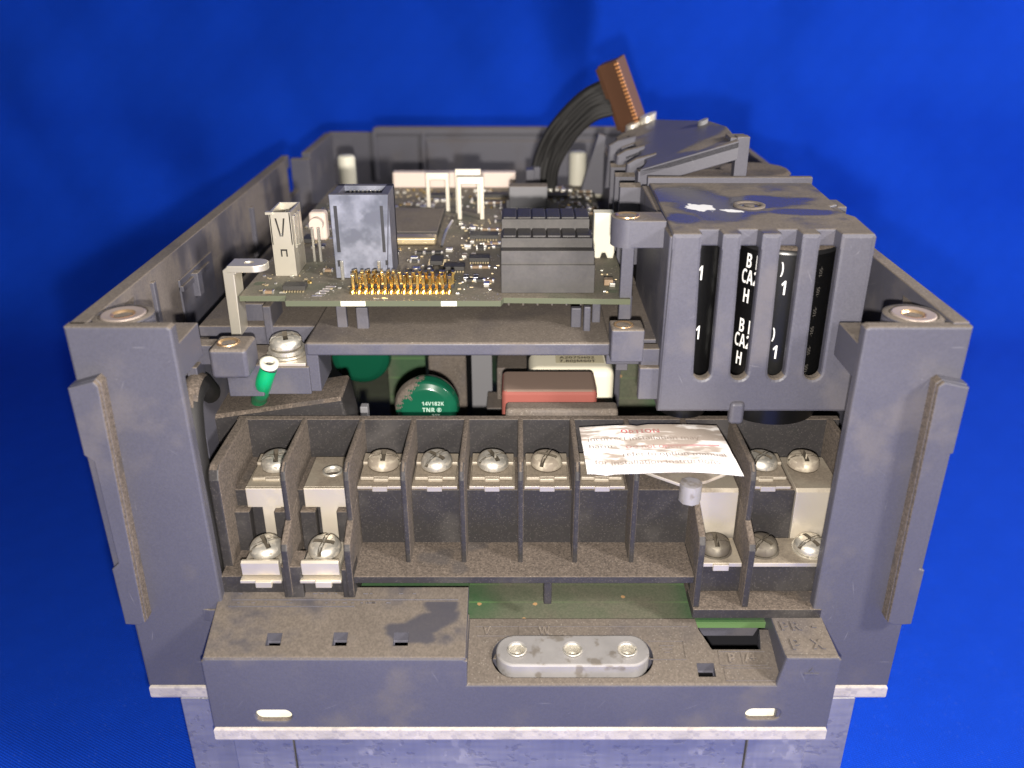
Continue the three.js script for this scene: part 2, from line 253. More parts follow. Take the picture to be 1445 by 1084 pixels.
// ------------------------------------------------------------------ the blue cloth: table top sweeping up into a backdrop
{
  const nx = 400, rows = [], R = 9, zb = -50;
  for (let i = 0; i <= 40; i++) rows.push([34 - (34 - (zb + R)) * i / 40, 0]);
  for (let i = 1; i <= 14; i++) { const a = i / 14 * Math.PI / 2; rows.push([zb + R - Math.sin(a) * R, R - Math.cos(a) * R]); }
  for (let i = 1; i <= 40; i++) rows.push([zb, R + i * 0.95]);
  const pos = [], uv = [], idx = []; let run = 0;
  rows.forEach(([z, y], j) => {
    if (j) run += Math.hypot(z - rows[j - 1][0], y - rows[j - 1][1]);
    for (let i = 0; i <= nx; i++) {
      const x = -140 + 280 * i / nx, up = ss(2, 12, y), hi = ss(16, 24, y);
      const fold = (x > 5.6 ? -0.22 * Math.min(x - 5.6, 14) : -0.75 * Math.min(5.6 - x, 3) - 0.2 * Math.min(Math.max(0, 2.6 - x), 14)) * up * (0.35 + 0.65 * hi);
      const n = vn(x / 100 + 0.5, y / 100 + 0.5, 11, 5) + 0.5 * vn(x / 100 + 0.5, y / 100 + 0.2, 23, 6);
      pos.push(x, y + (1 - up) * (0.45 * (n - 0.4) + 0.40 * Math.abs(vn(x / 100 + 0.5 - z * 0.003, z / 200 + 0.5, 19, 8) - 0.5)) * ss(12, 20, Math.abs(x)), z + fold + up * (1.6 * (n - 0.7) + 1.1 * Math.abs(vn(x / 100 + 0.5 + y * 0.006, y / 300 + 0.5, 13, 8) - 0.5))); uv.push(x / 2.7, run / 2.7);
    }
  });
  for (let j = 0; j < rows.length - 1; j++) for (let i = 0; i < nx; i++) { const a = j * (nx + 1) + i, b = a + 1, c = a + nx + 1, d = c + 1; idx.push(a, b, d, a, d, c); }
  const g = new THREE.BufferGeometry(); g.setAttribute('position', new THREE.Float32BufferAttribute(pos, 3)); g.setAttribute('uv', new THREE.Float32BufferAttribute(uv, 2)); g.setIndex(idx); g.scale(S, S, S); g.computeVertexNormals();
  const m = new THREE.Mesh(g, M.cloth); m.name = 'blue_cloth_backdrop'; m.receiveShadow = true; m.userData = { kind: 'structure', label: 'bright royal blue woven cloth under and behind the open drive' }; scene.add(m);
}

// ------------------------------------------------------------------ the drive
const D = thing('motor_drive', 'dusty dark grey motor drive with its cover off, circuit boards exposed, on blue cloth', 'motor drive', [0, 0, -13.8]);
const house = part('housing', D, [
  B(10.6, 11, 6.73, 18.25, -29, -0.2),
  B(-11, -10.68, 6.73, 16.3, -23.1, -20.6), B(-11, -10.68, 17.65, 18.2, -21.6, -20.6), B(-11, -10.1, 6.73, 17.75, -23.4, -23.0),
  B(-10.5, -10.1, 6.73, 18.0, -29, -23.3),
], GD);
part('side_wall', house, [B(-11, -10.56, 6.73, 18.2, -20.7, -0.2)], [M.wall, M.dust]);
part('wall_clip', house, [B(-10.6, -10.3, 16.4, 17.2, -7.6, -7.2), B(-10.6, -10.42, 16.9, 17.1, -8.8, -6.2)], GD);
part('back_wall', house, [B(-10.3, -7.7, 6.73, 18.02, -29.3, -29), B(-7.75, 10.9, 6.73, 18.3, -29.3, -29), B(-7.85, 10.6, 17.95, 18.28, -29.0, -28.75), B(-5.25, -5.05, 15.5, 18.1, -29.05, -28.7), B(-7.9, -7.7, 15.5, 18.1, -29.05, -28.7), B(-5.0, 4.5, 14.5, 17.6, -29.02, -28.85)], GD);
for (const s of [-1, 1]) {
  const m = (pts) => pts.map(([x, y]) => [s * x, y]), f = (pts) => s < 0 ? m(pts) : m(pts).reverse();
  const b = (x0, x1, ...r) => s < 0 ? B(-x1, -x0, ...r) : B(x0, x1, ...r);
  const p = part('front_pillar', house, [XY(f([[11, 18.2], [11, 6.74], [8.5, 6.74], [8.5, 9.2], [8.36, 9.55], [8.4, 18.15], [8.5, 18.2]]), -0.38, 0, 0.06), b(8.5, 10.97, 16.6, 17.55, -2.0, -0.3)], GD);
  const rim = s < 0 ? [[[-11.0, 16.78], [-11.0, 9.45], [-10.60, 9.40], [-10.42, 9.5], [-10.22, 16.85], [-10.32, 16.98]], [[-10.99, 16.78], [-10.99, 14.9], [-10.78, 14.7], [-10.78, 11.55], [-10.99, 11.35], [-10.99, 9.46], [-10.60, 9.42], [-10.43, 9.52], [-10.23, 16.83], [-10.33, 16.96]]]
    : [[[11.0, 16.82], [10.35, 16.95], [10.22, 16.85], [10.32, 9.5], [10.5, 9.4], [11.0, 9.45]], [[10.99, 16.80], [10.36, 16.94], [10.23, 16.83], [10.33, 9.52], [10.5, 9.42], [10.99, 9.46], [10.99, 11.3], [10.84, 11.36], [10.84, 14.9], [10.99, 14.95]]];
  part('pillar_rib', house, [XY(rim[0], -0.02, 0.32, 0.03), XY(rim[1], 0.3, 0.46, 0.035)], [M.grey, M.tan], { pred: (n) => s * n.x < -0.5 });
  part('screw_boss', house, [cyl(s * 9.92, 16.4, -0.92, 0.74, 3.5, 'y', 36), lathe([[0.60, 0], [0.74, 0], [0.74, 0.05], [0.60, 0.08]], s * 9.92, 18.13, -0.92, 36)], GD);
  part('brass_insert', house, [lathe([[0.10, -0.5], [0.18, -0.14], [0.24, -0.02], [0.30, 0.035]], s * 9.92, 18.17, -0.92, 36)], M.brass);
  part('insert_flange', house, [lathe([[0.28, 0.02], [0.50, 0.05], [0.55, 0.03], [0.55, -0.1]], s * 9.92, 18.17, -0.92, 36)], M.flange);
}
part('corner_web', house, [XZ([[-10.7, -0.3], [-9.4, -0.3], [-10.7, -3.4]], 17.5, 17.9, 0.03)], GD);
part('corner_web', house, [XZ([[10.7, -0.3], [10.7, -3.4], [9.4, -0.3]], 17.5, 17.9, 0.03)], GD);
part('wall_rib', house, [B(-10.7, -10.45, 8, 17.9, -4.4, -4.2), B(-10.7, -10.5, 8, 17.3, -9.3, -6.2), B(-10.7, -10.4, 8, 17.6, -14.4, -14.2)], GD);
part('wall_ledge', house, [B(-10.7, -9.2, 14.6, 15.4, -3.6, -3.3), B(-9.25, -8.95, 15.1, 16.0, -3.1, -2.5)], GD);
part('inner_wall', house, [B(-9.6, -9.3, 8, 16.0, -9, -3.2)], GD);

// the aluminium base: plate and heat sink
const plate = part('base_plate', D, [XZ([[-11, 0.02], [-8.57, 0.02], [-8.57, 1.62], [8.68, 1.62], [8.68, 0.02], [11, 0.02], [11, -29.2], [-11, -29.2]], 6.26, 6.73, 0.07)], M.edge);
const sink = part('heat_sink', D, [B(-10.15, 10.12, 0, 6.27, -28.6, -0.25, 0.06)], M.alu);
part('sink_panel', sink, [XY([[-8.62, 0], [-6.85, 0], [-6.8, 6.25], [-8.62, 6.25]], -0.3, 0.42, 0.05)], M.alu);
part('sink_panel', sink, [B(-6.75, 6.85, 0, 6.25, -0.3, 0.50, 0.06)], M.alu);
part('sink_panel', sink, [B(6.95, 8.75, 0, 6.25, -0.3, 0.36, 0.06)], M.alu);
part('sink_post', sink, [B(-10.16, -8.7, 0, 6.26, -0.5, 0.0, 0.05)], M.alu);
part('sink_post', sink, [B(8.85, 10.13, 0, 6.26, -0.5, 0.0, 0.05)], M.alu);

// the cable shelf in front
const slotHole = (x0, x1, y0, y1) => { const r = (y1 - y0) / 2, p = new THREE.Path(); p.moveTo(x0 + r, y0); p.lineTo(x1 - r, y0); p.absarc(x1 - r, y0 + r, r, -Math.PI / 2, Math.PI / 2, false); p.lineTo(x0 + r, y1); p.absarc(x0 + r, y0 + r, r, Math.PI / 2, Math.PI * 1.5, false); return p; };
const front = shape([[-8.57, 6.75], [8.68, 6.75], [8.7, 9.2], [8.6, 9.3], [7.22, 9.3], [7.05, 8.32], [-1.40, 8.32], [-1.38, 9.15], [-1.5, 9.25], [-8.45, 9.25], [-8.56, 9.15]], [slotHole(-7.33, -6.32, 7.0, 7.40), slotHole(6.33, 7.3, 7.05, 7.45)]);
const shelf = part('cable_shelf', D, [
  ext(front, 0.17, 0.05).translate(0, 0, 1.43),
  B(-8.57, -8.3, 6.75, 9.1, -0.1, 1.4), B(8.42, 8.68, 6.75, 9.2, -0.1, 1.4),
], GD);
const deckHole = (x0, x1, z0, z1) => { const p = new THREE.Path(); p.moveTo(x0, -z0); p.lineTo(x1, -z0); p.lineTo(x1, -z1); p.lineTo(x0, -z1); p.closePath(); return p; };
{
  const hs = [deckHole(-6.92, -6.44, 0.86, 1.28), deckHole(-5.1, -4.64, 0.84, 1.28), deckHole(-3.45, -2.97, 0.84, 1.28)];
  const g = ext(shape([[-8.5, 0.45], [-1.42, 0.45], [-1.42, -1.57], [-8.5, -1.57]], hs), 0.36, 0.035).rotateX(-Math.PI / 2).translate(0, -0.36, 0), p = g.attributes.position;
  for (let i = 0; i < p.count; i++) p.setY(i, p.getY(i) + 10.06 - (p.getZ(i) + 0.45) * 0.39);
  part('raised_deck', shelf, [g, B(-1.68, -1.41, 8.3, 9.2, -0.3, 1.4)], [M.grey, M.swipe], { label: 'raised left deck with three square holes and a finger wipe in its dust' });
}
const slope = (z) => 8.87 - (z + 0.3) * 0.29;                       // surface of the low deck
{
  const sx = 1.52, st = (w, d, z) => { const p = new THREE.Path(), r = d; p.moveTo(sx - w + r, -(z) - r); p.lineTo(sx + w - r, -z - r); p.absarc(sx + w - r, -z, r, -Math.PI / 2, Math.PI / 2, false); p.lineTo(sx - w + r, -z + r); p.absarc(sx - w + r, -z, r, Math.PI / 2, Math.PI * 1.5, false); return p; };
  const s = shape([[-1.45, 0.45], [5.15, 0.45], [5.2, 0.1], [5.48, -0.52], [6.85, -0.52], [6.95, 0.1], [7.3, 0.1], [7.3, -1.56], [-1.45, -1.56]], [st(2.26, 0.62, 0.74), deckHole(4.94, 5.48, 0.92, 1.38)]);
  const g = ext(s, 0.34, 0.03, 20).rotateX(-Math.PI / 2); g.translate(0, -0.34, 0);
  const p = g.attributes.position; for (let i = 0; i < p.count; i++) p.setY(i, p.getY(i) + slope(p.getZ(i)));
  part('low_deck', shelf, [g, B(-1.4, 7.2, 6.8, 7.6, -0.45, -0.2)], GD);
}
part('raised_block', shelf, [ZY([[-0.8, 6.8], [1.56, 6.8], [1.58, 9.28], [-0.8, 9.33]], 7.2, 8.66, 0.06), XY([[8.3, 8.6], [9.1, 8.6], [9.1, 9.1], [8.75, 9.35], [8.3, 9.35]], -0.5, -0.05, 0.04)], GD);
part('corner_gusset', shelf, [XZ([[-8.75, 0.05], [-8.3, 0.05], [-8.2, -0.5], [-9.2, -0.05]], 9.2, 9.62, 0.03)], GD);
part('shelf_floor', shelf, [B(-8.4, 8.5, 6.74, 6.98, -0.6, 0.6)], M.edge);
for (const x of [-6.8, 6.85]) part('added_pale_backing', shelf, [B(x - 0.75, x + 0.75, 6.75, 7.6, 1.0, 1.38, 0.04)], M.cream);  // added pale blocks, standing in for the flash-lit base plate behind the slots
{
  const emb = (s, x, z, size, slopeY, tilt) => text(s, size, 0.035).rotateX(-Math.PI / 2 + tilt).translate(x, slopeY, z);
  const tl = Math.atan(0.29);
  part('embossed_letter', shelf, emb('PR', 7.65, 0.36, 0.36, 9.315, 0), GD); part('embossed_letter', shelf, emb('-', 8.3, 0.36, 0.36, 9.315, 0), GD);
  part('embossed_letter', shelf, emb('P', 7.6, 1.08, 0.42, 9.30, 0), GD); part('embossed_letter', shelf, emb('X', 8.2, 1.08, 0.38, 9.30, 0), GD);
  part('embossed_letter', shelf, emb('P', 5.98, 0.80, 0.28, slope(0.80) + 0.004, tl), GD); part('embossed_letter', shelf, emb('/+', 6.5, 0.80, 0.27, slope(0.80) + 0.004, tl), GD);
  part('embossed_letter', shelf, emb('V', -0.9, -0.05, 0.26, slope(-0.05), tl), GD); part('embossed_letter', shelf, emb('W', 0.75, -0.05, 0.26, slope(-0.05), tl), GD);
  const ln = (x0, x1, z0, z1) => { const g = B(x0, x1, -0.02, 0.02, z0, z1, 0.008), p = g.attributes.position; for (let i = 0; i < p.count; i++) p.setY(i, p.getY(i) + slope(p.getZ(i))); return g; };
  part('embossed_line', shelf, [ln(-1.25, 4.9, -0.2, -0.17), ln(-1.2, 0.0, 0.1, 0.13), ln(0.1, 1.3, 0.1, 0.13), ln(2, 3.2, 0.1, 0.13), ln(0.0, 0.03, -0.2, 0.12), ln(3.7, 4.7, 0.26, 0.29), ln(3.7, 4.7, 0.82, 0.85), ln(4.68, 4.71, 0.28, 0.83), ln(4.0, 4.4, 0.4, 0.43), ln(4.05, 4.35, 0.5, 0.53), ln(4.12, 4.28, 0.6, 0.63)], GD);
  part('embossed_line', shelf, [ln(5.62, 6.95, 0.58, 0.61), ln(5.65, 6.95, 0.99, 1.02), ln(5.62, 5.65, 0.58, 1.0), ln(5.7, 7.05, 1.07, 1.10), ln(5.72, 7.05, 1.44, 1.47), ln(5.7, 5.73, 1.08, 1.46), ln(6.25, 6.27, 0.6, 1.0)], GD);
  const dl = (z) => 10.06 - (z + 0.45) * 0.39, lr = (x0, x1, z0, z1) => { const g = B(x0, x1, -0.018, 0.03, z0, z1, 0.008), p = g.attributes.position; for (let i = 0; i < p.count; i++) p.setY(i, p.getY(i) + dl(p.getZ(i))); return g; };
  const marks = [lr(-8.1, -1.7, -0.06, -0.04), lr(-8.15, -4.6, 0.14, 0.155)];
  for (let k = 0; k < 26; k++) { const x = rr(-8, -3), z = rnd() < 0.5 ? -0.25 : 0.02; marks.push(lr(x, x + rr(0.05, 0.14), z, z + 0.03)); }
  part('embossed_line', shelf, marks, [M.grey, M.swipe]);
  part('arrow_mark', shelf, [XY([[7.75, 8.72], [8.15, 8.72], [8.15, 8.76], [7.75, 8.76]], 1.58, 1.63, 0.005), XY([[7.86, 8.82], [8.04, 8.82], [7.95, 8.95]], 1.58, 1.63, 0.005)], M.grey);
}
// earth bar with three tapped holes
{
  const s = new THREE.Shape(), w = 2.14, r = 0.52; s.absarc(w - r, 0, r, -Math.PI / 2, Math.PI / 2, false); s.absarc(-w + r, 0, r, Math.PI / 2, Math.PI * 1.5, false);
  for (const x of [-1.56, 0, 1.53]) s.holes.push(circ(x, 0.02, 0.225));
  const g = ext(s, 0.5, 0.05, 24).rotateX(-Math.PI / 2).translate(1.52, 8.3, 0.74), p = g.attributes.position;
  for (let i = 0; i < p.count; i++) p.setY(i, p.getY(i) - 0.16 * (p.getZ(i) - 0.74));
  const bar = part('earth_bar', D, [g], M.zinc);
  for (const x of [-1.56, 0, 1.53]) part('threaded_hole', bar, [lathe([[0.0, -0.42], [0.1, -0.40], [0.17, -0.3], [0.19, -0.22], [0.175, -0.19], [0.2, -0.13], [0.185, -0.1], [0.21, -0.05], [0.2, -0.02], [0.235, 0.012], [0.275, 0.012], [0.275, -0.02]], 1.52 + x, 8.805, 0.72, 28)], M.screw);
}
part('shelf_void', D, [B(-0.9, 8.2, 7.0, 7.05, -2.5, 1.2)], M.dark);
part('rear_cover', D, [XY([[5.42, 8.1], [6.98, 8.1], [7.15, 8.55], [5.3, 8.55]], -0.85, -0.6, 0.03)], [M.grey, M.dust]);

// ------------------------------------------------------------------ power board inside, and what stands on it
const power = part('power_board', D, [XZ([[-10, -0.55], [-1.6, -0.55], [-1.6, -0.22], [5.0, -0.22], [5.1, -0.36], [7.2, -0.36], [7.2, -0.6], [10, -0.6], [10, -28], [-10, -28]], 8.62, 8.84, 0.01)], [M.powerEdge, M.power]);
part('board_tab', power, [B(-4.65, -1.45, 9.5, 9.68, -1.8, -0.75, 0.02)], [M.powerEdge, M.power]);
part('black_cable', D, [tube([[-9.3, 14.5, -4.0], [-9.05, 15.45, -2.6], [-8.98, 15.3, -1.8], [-8.88, 14.5, -1.3], [-8.82, 13.2, -1.05], [-8.78, 11.6, -0.95], [-8.82, 10.2, -0.9], [-8.95, 9.2, -1.2]], 0.33, 60, 16)], [M.cable, M.tan], { pred: (n) => n.y > 0.62 });
{
  const v = (x, y, z, r, d, t) => lathe([[0, d / 2], [r * 0.7, d / 2 * 0.95], [r * 0.93, d * 0.32], [r, 0], [r * 0.93, -d * 0.32], [r * 0.7, -d / 2 * 0.95], [0, -d / 2]].flatMap((p, i, a) => i ? [1, 2, 3, 4].map((k) => [a[i - 1][0] + (p[0] - a[i - 1][0]) * k / 4, a[i - 1][1] + (p[1] - a[i - 1][1]) * k / 4]) : [p]), 0, 0, 0, 72).rotateX(Math.PI / 2 + t).translate(x, y, z);
  part('varistor', power, [v(-3.02, 12.95, -6.2, 1.08, 0.9, 0.0)], [M.varistor, M.dust], { pred: (n, a) => n.y > 0.3 || a.x + 0.75 * (13 - a.y) + 0.3 * (hash(Math.round(a.x * 40), Math.round(a.y * 40), 3) - 0.5) < -3.95, label: 'round green disc varistor, dusty on its left' });
  part('varistor', power, [v(-6.0, 12.7, -11, 1.15, 0.8, 0.1)], [M.varistor, M.dust], { pred: (n) => n.y > 0.8 });
  part('relay_block', power, [ZY([[-5.7, 10], [-5.7, 13.95], [-5.6, 14.05], [-4.2, 13.98], [-4.1, 13.88], [-4.1, 10]], -9.2, -5.05, 0.07).translate(7.1, -12, 0).rotateZ(0.155).translate(-7.1, 12, 0)], [M.black, M.tan]);
  part('red_film_capacitor', power, [B(-0.52, 2.45, 10, 14.25, -6.2, -4.62, 0.16)], [M.red, M.redDust], { pred: (n) => n.y > 0.8 });
  part('filter_block', power, [B(-0.4, 3.05, 9.2, 13.92, -4.6, -4.0, 0.12)], [M.black, M.dust], { pred: (n) => n.y > 0.3 || n.z > 0.3 });
  const tr = part('transformer', power, [B(0.35, 3.25, 10, 13.9, -8.7, -7.0, 0.32)], M.cream, { label: 'cream taped transformer with a printed code' });
  const cv = document.createElement('canvas'); cv.width = 256; cv.height = 96; const c = cv.getContext('2d'); c.fillStyle = '#c9c1a4'; c.fillRect(0, 0, 256, 96); c.fillStyle = '#39342c'; c.font = 'bold 40px sans-serif'; c.fillText('A2075H02', 22, 42); c.fillText('7.80JM60T', 18, 84);
  const t = new THREE.CanvasTexture(cv); t.colorSpace = THREE.SRGBColorSpace; const pm = new THREE.MeshStandardMaterial({ name: 'printed_tape', map: t, roughness: 0.5 });
  part('printed_code', tr, [plainGeo(new THREE.PlaneGeometry(1.65, 0.66)).rotateX(-Math.PI / 2).translate(2.1, 13.906, -7.85)], pm, { keepUV: true });
  part('dark_block', power, [B(-1.1, 0.85, 9.2, 12.3, -8.6, -7.3, 0.05)], [M.black, M.dust]);
  part('tall_block', power, [B(-3.3, -1.9, 9.2, 13.3, -12.8, -9.5, 0.1)], [M.dark, M.dust], { pred: (n) => n.y > 0.3 || n.z > 0.5 });
  part('steel_clip', power, [B(-5.1, -4.85, 9.2, 13.3, -5.7, -5.4)], M.conn);
  part('grey_ferrite', power, [B(-4.3, -3.7, 9.2, 11.8, -9.6, -8.4)], M.conn);
  part('upright_board', power, [B(-5.2, -3.7, 9.2, 13.6, -12.2, -12.05, 0.02)], M.power); part('upright_board', power, [B(3.2, 5.8, 9.2, 13.2, -10.4, -10.2, 0.02)], M.power);
  part('solder_blob', power, [lathe([[0, 0.3], [0.12, 0.25], [0.18, 0.1], [0.2, 0]], -1.45, 11.4, -9.4, 16)], M.gold);
  part('solder_blob', power, [lathe([[0, 0.3], [0.12, 0.25], [0.18, 0.1], [0.2, 0]], 0.0, 12.3, -7.9, 16)], M.tin);
  part('choke', power, [plainGeo(new THREE.TorusGeometry(0.6, 0.25, 12, 28)).rotateX(-1.1).translate(4.6, 11.2, -7.5)], [M.dark, M.dust]);
  part('coil_former', power, [B(-0.75, 0.3, 9.2, 13.5, -9.2, -8.0, 0.05)], [M.dark, M.dust], { pred: (n) => n.y > 0.3 || n.z > 0.5 }); part('mica_plate', power, [B(-1.7, -0.95, 9.2, 13.6, -9.4, -9.2, 0.03)], M.conn);
  for (const [t, x, y, z] of [['14V182K', -2.78, 13.25, 0.13], ['TNR \u00ae', -2.82, 13.02, 0.15], ['30T', -2.7, 12.8, 0.12]]) part('printed_letter', power, [text(t, z, 0.02).translate(x, y, -5.756)], M.print);
}

// ------------------------------------------------------------------ terminal block
const tb = part('terminal_block', D, [
  B(-8.5, 9.7, 9.9, 13.75, -3.95, -3.7, 0.03),                        // back wall
  B(-8.4, 9.6, 10.0, 12.44, -3.75, -1.83, 0.03),                      // upper ledge
  B(-4.7, 4.95, 10.36, 10.6, -1.9, -0.2, 0.03),                       // floor of the long bay
  B(-8.4, -4.6, 9.2, 10.55, -1.9, -0.28, 0.03), B(4.95, 9.4, 9.75, 10.65, -1.9, -0.62, 0.03), B(4.95, 8.6, 9.30, 9.62, -1.0, 0.02, 0.03),
], [M.black, M.tan], { pred: (n, a) => n.y > 0.5 });
const hi = (x, w = 0.16) => ZY([[-3.7, 10.3], [-0.85, 10.58], [-0.83, 13.35], [-0.90, 13.60], [-1.15, 13.76], [-3.8, 13.76]], x - w / 2, x + w / 2, 0.05);
const lo = (x, bot, w = 0.18) => ZY([[-1.9, bot], [-0.08, bot], [-0.08, 11.55], [-0.16, 11.72], [-0.85, 12.05], [-1.9, 12.4]], x - w / 2, x + w / 2, 0.035);
const fins = (x, bot) => bot ? [hi(x), lo(x, bot)] : [hi(x)];
for (const [x, bot] of [[-6.45, 10.0], [-4.72, 10.0], [-3.16, 0], [-1.56, 0], [0.06, 0], [1.62, 0], [3.24, 0], [6.44, 9.3]]) part('divider', tb, fins(x, bot), BD, { pred: EDGE });
part('divider', tb, [ZY([[-3.7, 12.2], [-2.0, 12.3], [-2.0, 13.76], [-3.8, 13.76]], 4.87, 5.03, 0.03), ZY([[-1.9, 9.3], [-0.08, 9.3], [-0.08, 11.75], [-0.2, 11.95], [-1.6, 12.55], [-1.95, 12.6]], 4.96, 5.14, 0.035)], BD, { pred: EDGE });
part('end_wall', tb, [ZY([[-3.8, 9.2], [-0.75, 9.2], [-0.75, 13.4], [-0.85, 13.68], [-1.0, 13.77], [-3.8, 13.77]], -8.46, -8.17, 0.04)], BD, { pred: EDGE });
part('end_wall', tb, [ZY([[-3.8, 9.3], [-0.1, 9.3], [-0.1, 11.6], [-0.9, 12.4], [-1.2, 13.76], [-3.8, 13.76]], 9.3, 9.5, 0.04)], BD, { pred: EDGE });
part('front_block', tb, [B(-6.62, -6.05, 9.9, 11.0, -0.9, -0.12, 0.04), B(-4.95, -4.62, 9.9, 10.9, -0.9, -0.12, 0.04)], BD);
part('support_peg', tb, [B(0.72, 0.95, 9.55, 10.4, -0.5, -0.28)], M.black);
part('guide_post', tb, [B(-8.2, -7.75, 10.4, 11.9, -1.9, -1.5), B(-7.05, -6.6, 10.4, 11.9, -1.9, -1.5), B(-6.3, -5.85, 10.4, 11.9, -1.9, -1.5), B(-5.25, -4.85, 10.4, 11.9, -1.9, -1.5)], BD);
// pan-head screw with a cross recess, made once
function screwGeo(r, h) {
  const dome = new THREE.LatheGeometry([[0, 0], [r, 0], [r * 1.03, h * 0.16], [r * 1.0, h * 0.45], [r * 0.86, h * 0.78], [r * 0.55, h * 0.96], [0, h]].map(([a, b]) => new THREE.Vector2(a, b)), 40);
  dome.scale(1, 1, 1);
  const ev = new Evaluator(); ev.attributes = ['position', 'normal']; ev.useGroups = false;
  let a = new Brush(dome); a.updateMatrixWorld();
  for (const [w, d] of [[r * 2.3, r * 0.26], [r * 0.30, r * 1.35]]) { const b = new Brush(new THREE.BoxGeometry(w, h * 1.2, d)); b.position.y = h * 1.05; b.updateMatrixWorld(); a = ev.evaluate(a, b, SUBTRACTION); a.updateMatrixWorld(); }
  const g = plainGeo(a.geometry.clone());
  if (!g.attributes.uv) g.setAttribute('uv', new THREE.BufferAttribute(new Float32Array(g.attributes.position.count * 2), 2));
  return g;
}
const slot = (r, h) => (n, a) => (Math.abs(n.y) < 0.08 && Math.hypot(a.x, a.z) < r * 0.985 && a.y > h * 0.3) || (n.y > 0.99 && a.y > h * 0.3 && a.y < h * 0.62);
const pScrew = proto([screwGeo(0.46, 0.36)], [M.screw, M.recessShade], slot(0.46, 0.36)), pScrewB = proto([screwGeo(0.44, 0.34), cyl(0, -0.03, 0, 0.5, 0.08)], [M.screw, M.recessShade], slot(0.44, 0.34));  // second material darkens the cross recess: shade put into the colour
const pPlate = proto([B(-0.60, 0.60, -0.03, 0.05, -0.1, 0.56, 0.02), B(-0.62, 0.62, -0.03, 0.13, -0.56, -0.08, 0.03), B(-0.6, -0.2, -0.07, 0.06, 0.46, 0.60, 0.04), B(-0.22, 0.22, -0.12, 0.03, 0.48, 0.63, 0.04), B(0.2, 0.6, -0.05, 0.07, 0.46, 0.60, 0.04)], [M.metal, M.metalTop]);
const pTerm = proto([B(-0.66, 0.66, -0.05, 0.05, -0.75, 0.78, 0.02), B(-0.22, 0.22, -0.12, 0.06, 0.7, 0.82, 0.02)], [M.metal, M.metalTop]);
const up = [[-7.15, 0.2], [-4.0, 0.05], [-2.42, 0.9], [-0.76, 0.5], [0.83, 1.2], [2.42, 0.3], [7.2, 0.8], [8.45, 0.0]];
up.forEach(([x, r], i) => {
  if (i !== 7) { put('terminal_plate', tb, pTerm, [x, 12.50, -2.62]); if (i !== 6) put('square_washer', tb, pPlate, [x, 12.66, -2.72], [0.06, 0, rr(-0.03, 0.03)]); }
  put('terminal_screw', tb, pScrew, [x, i === 7 ? 12.72 : 12.73, -2.78], [rr(0.02, 0.16), r, rr(-0.10, 0.10)], undefined, i % 3 === 1 ? [M.screwMid, M.recessShade] : undefined);
});
put('square_washer', tb, pPlate, [7.2, 12.66, -2.72], [0.06, 0, 0]);
// T-shaped bars of the two left terminals
for (const [x, w] of [[-7.22, 0], [-5.55, 0]]) {
  const holes = w === 0 && x > -6 ? [circ(x + 0.05, 2.62, 0.22)] : [];
  const bar = part('terminal_bar', tb, [ext(shape([[x - 0.62, 1.78], [x + 0.62, 1.78], [x + 0.62, 3.5], [x - 0.62, 3.5]], holes), 0.12, 0.02, 16).rotateX(-Math.PI / 2).translate(0, 12.45, 0),
    XY([[x - 0.62, 12.56], [x - 0.62, 11.92], [x - 0.2, 11.92], [x - 0.2, 10.6], [x + 0.33, 10.6], [x + 0.33, 11.92], [x + 0.62, 11.92], [x + 0.62, 12.56]], -1.82, -1.70, 0.02)], [M.metal, M.metalTop], { label: x < -6 ? 'T-shaped terminal bar with its screw in place' : 'T-shaped terminal bar with an empty screw hole' });
  if (holes.length) part('screw_hole', tb, [lathe([[0.2, -0.3], [0.2, 0.0], [0.24, 0.09], [0.30, 0.09], [0.30, 0.0]], x + 0.05, 12.53, -2.62, 28)], M.screw);
  put('terminal_screw', tb, pScrew, [x + 0.02, 10.98, -0.92], [0.12, rr(0, 2), 0]);
  part('clamp_plate', tb, [ZY([[-1.5, 10.75], [-1.5, 10.85], [-0.35, 10.92], [-0.3, 11.12], [-0.2, 11.15], [-0.13, 11.1], [-0.15, 10.7], [-0.25, 10.66]], x - 0.5, x + 0.55, 0.015)], M.metal);
  part('lower_plate', tb, [B(x - 0.55, x + 0.6, 10.50, 10.60, -1.6, -0.02, 0.02), B(x - 0.1, x + 0.35, 10.42, 10.62, -0.05, 0.08, 0.02)], M.metal);
}
// dust of pulled-out screw, bars on the right
for (const [x0, x1, n] of [[5.2, 6.3, 1], [7.95, 9.25, 2]]) {
  part('terminal_bar', tb, [ZY([[-3.4, 12.46], [-3.4, 12.60], [-1.66, 12.60], [-1.58, 12.5], [-1.55, 10.95], [-1.68, 10.85], [-1.72, 12.44]], x0, x1, 0.02)], [M.soot, M.metalTop], { label: n === 1 ? 'wide bent terminal bar under the paper label' : 'wide bent terminal bar beside the right pillar' });
}
part('foot_plate', tb, [B(5.2, 6.32, 10.72, 10.86, -1.7, -0.48, 0.02), B(5.5, 5.95, 10.62, 10.84, -0.52, -0.42, 0.02)], [M.metal, M.metalTop]);
part('foot_plate', tb, [B(6.6, 9.25, 10.72, 10.86, -1.7, -0.48, 0.02)], [M.metal, M.metalTop]);
for (const [x, r, m] of [[5.66, 0.0, M.screwDirty], [7.02, 0.8, M.screwDirty], [8.4, 0.5, M.screw]]) put('lower_screw', tb, pScrewB, [x, 10.92, -1.12], [0.1, r, 0], m === M.screw ? undefined : 'lower terminal screw darkened with dirt', [m, M.recessShade]);
part('jumper_link', tb, [XZ([[3.4, -2.1], [6.0, -2.1], [5.9, -1.5], [5.2, -1.05], [4.62, -0.85], [4.45, -0.9], [3.5, -1.6]], 13.12, 13.22, 0.02)], [M.metal, M.metalTop]);
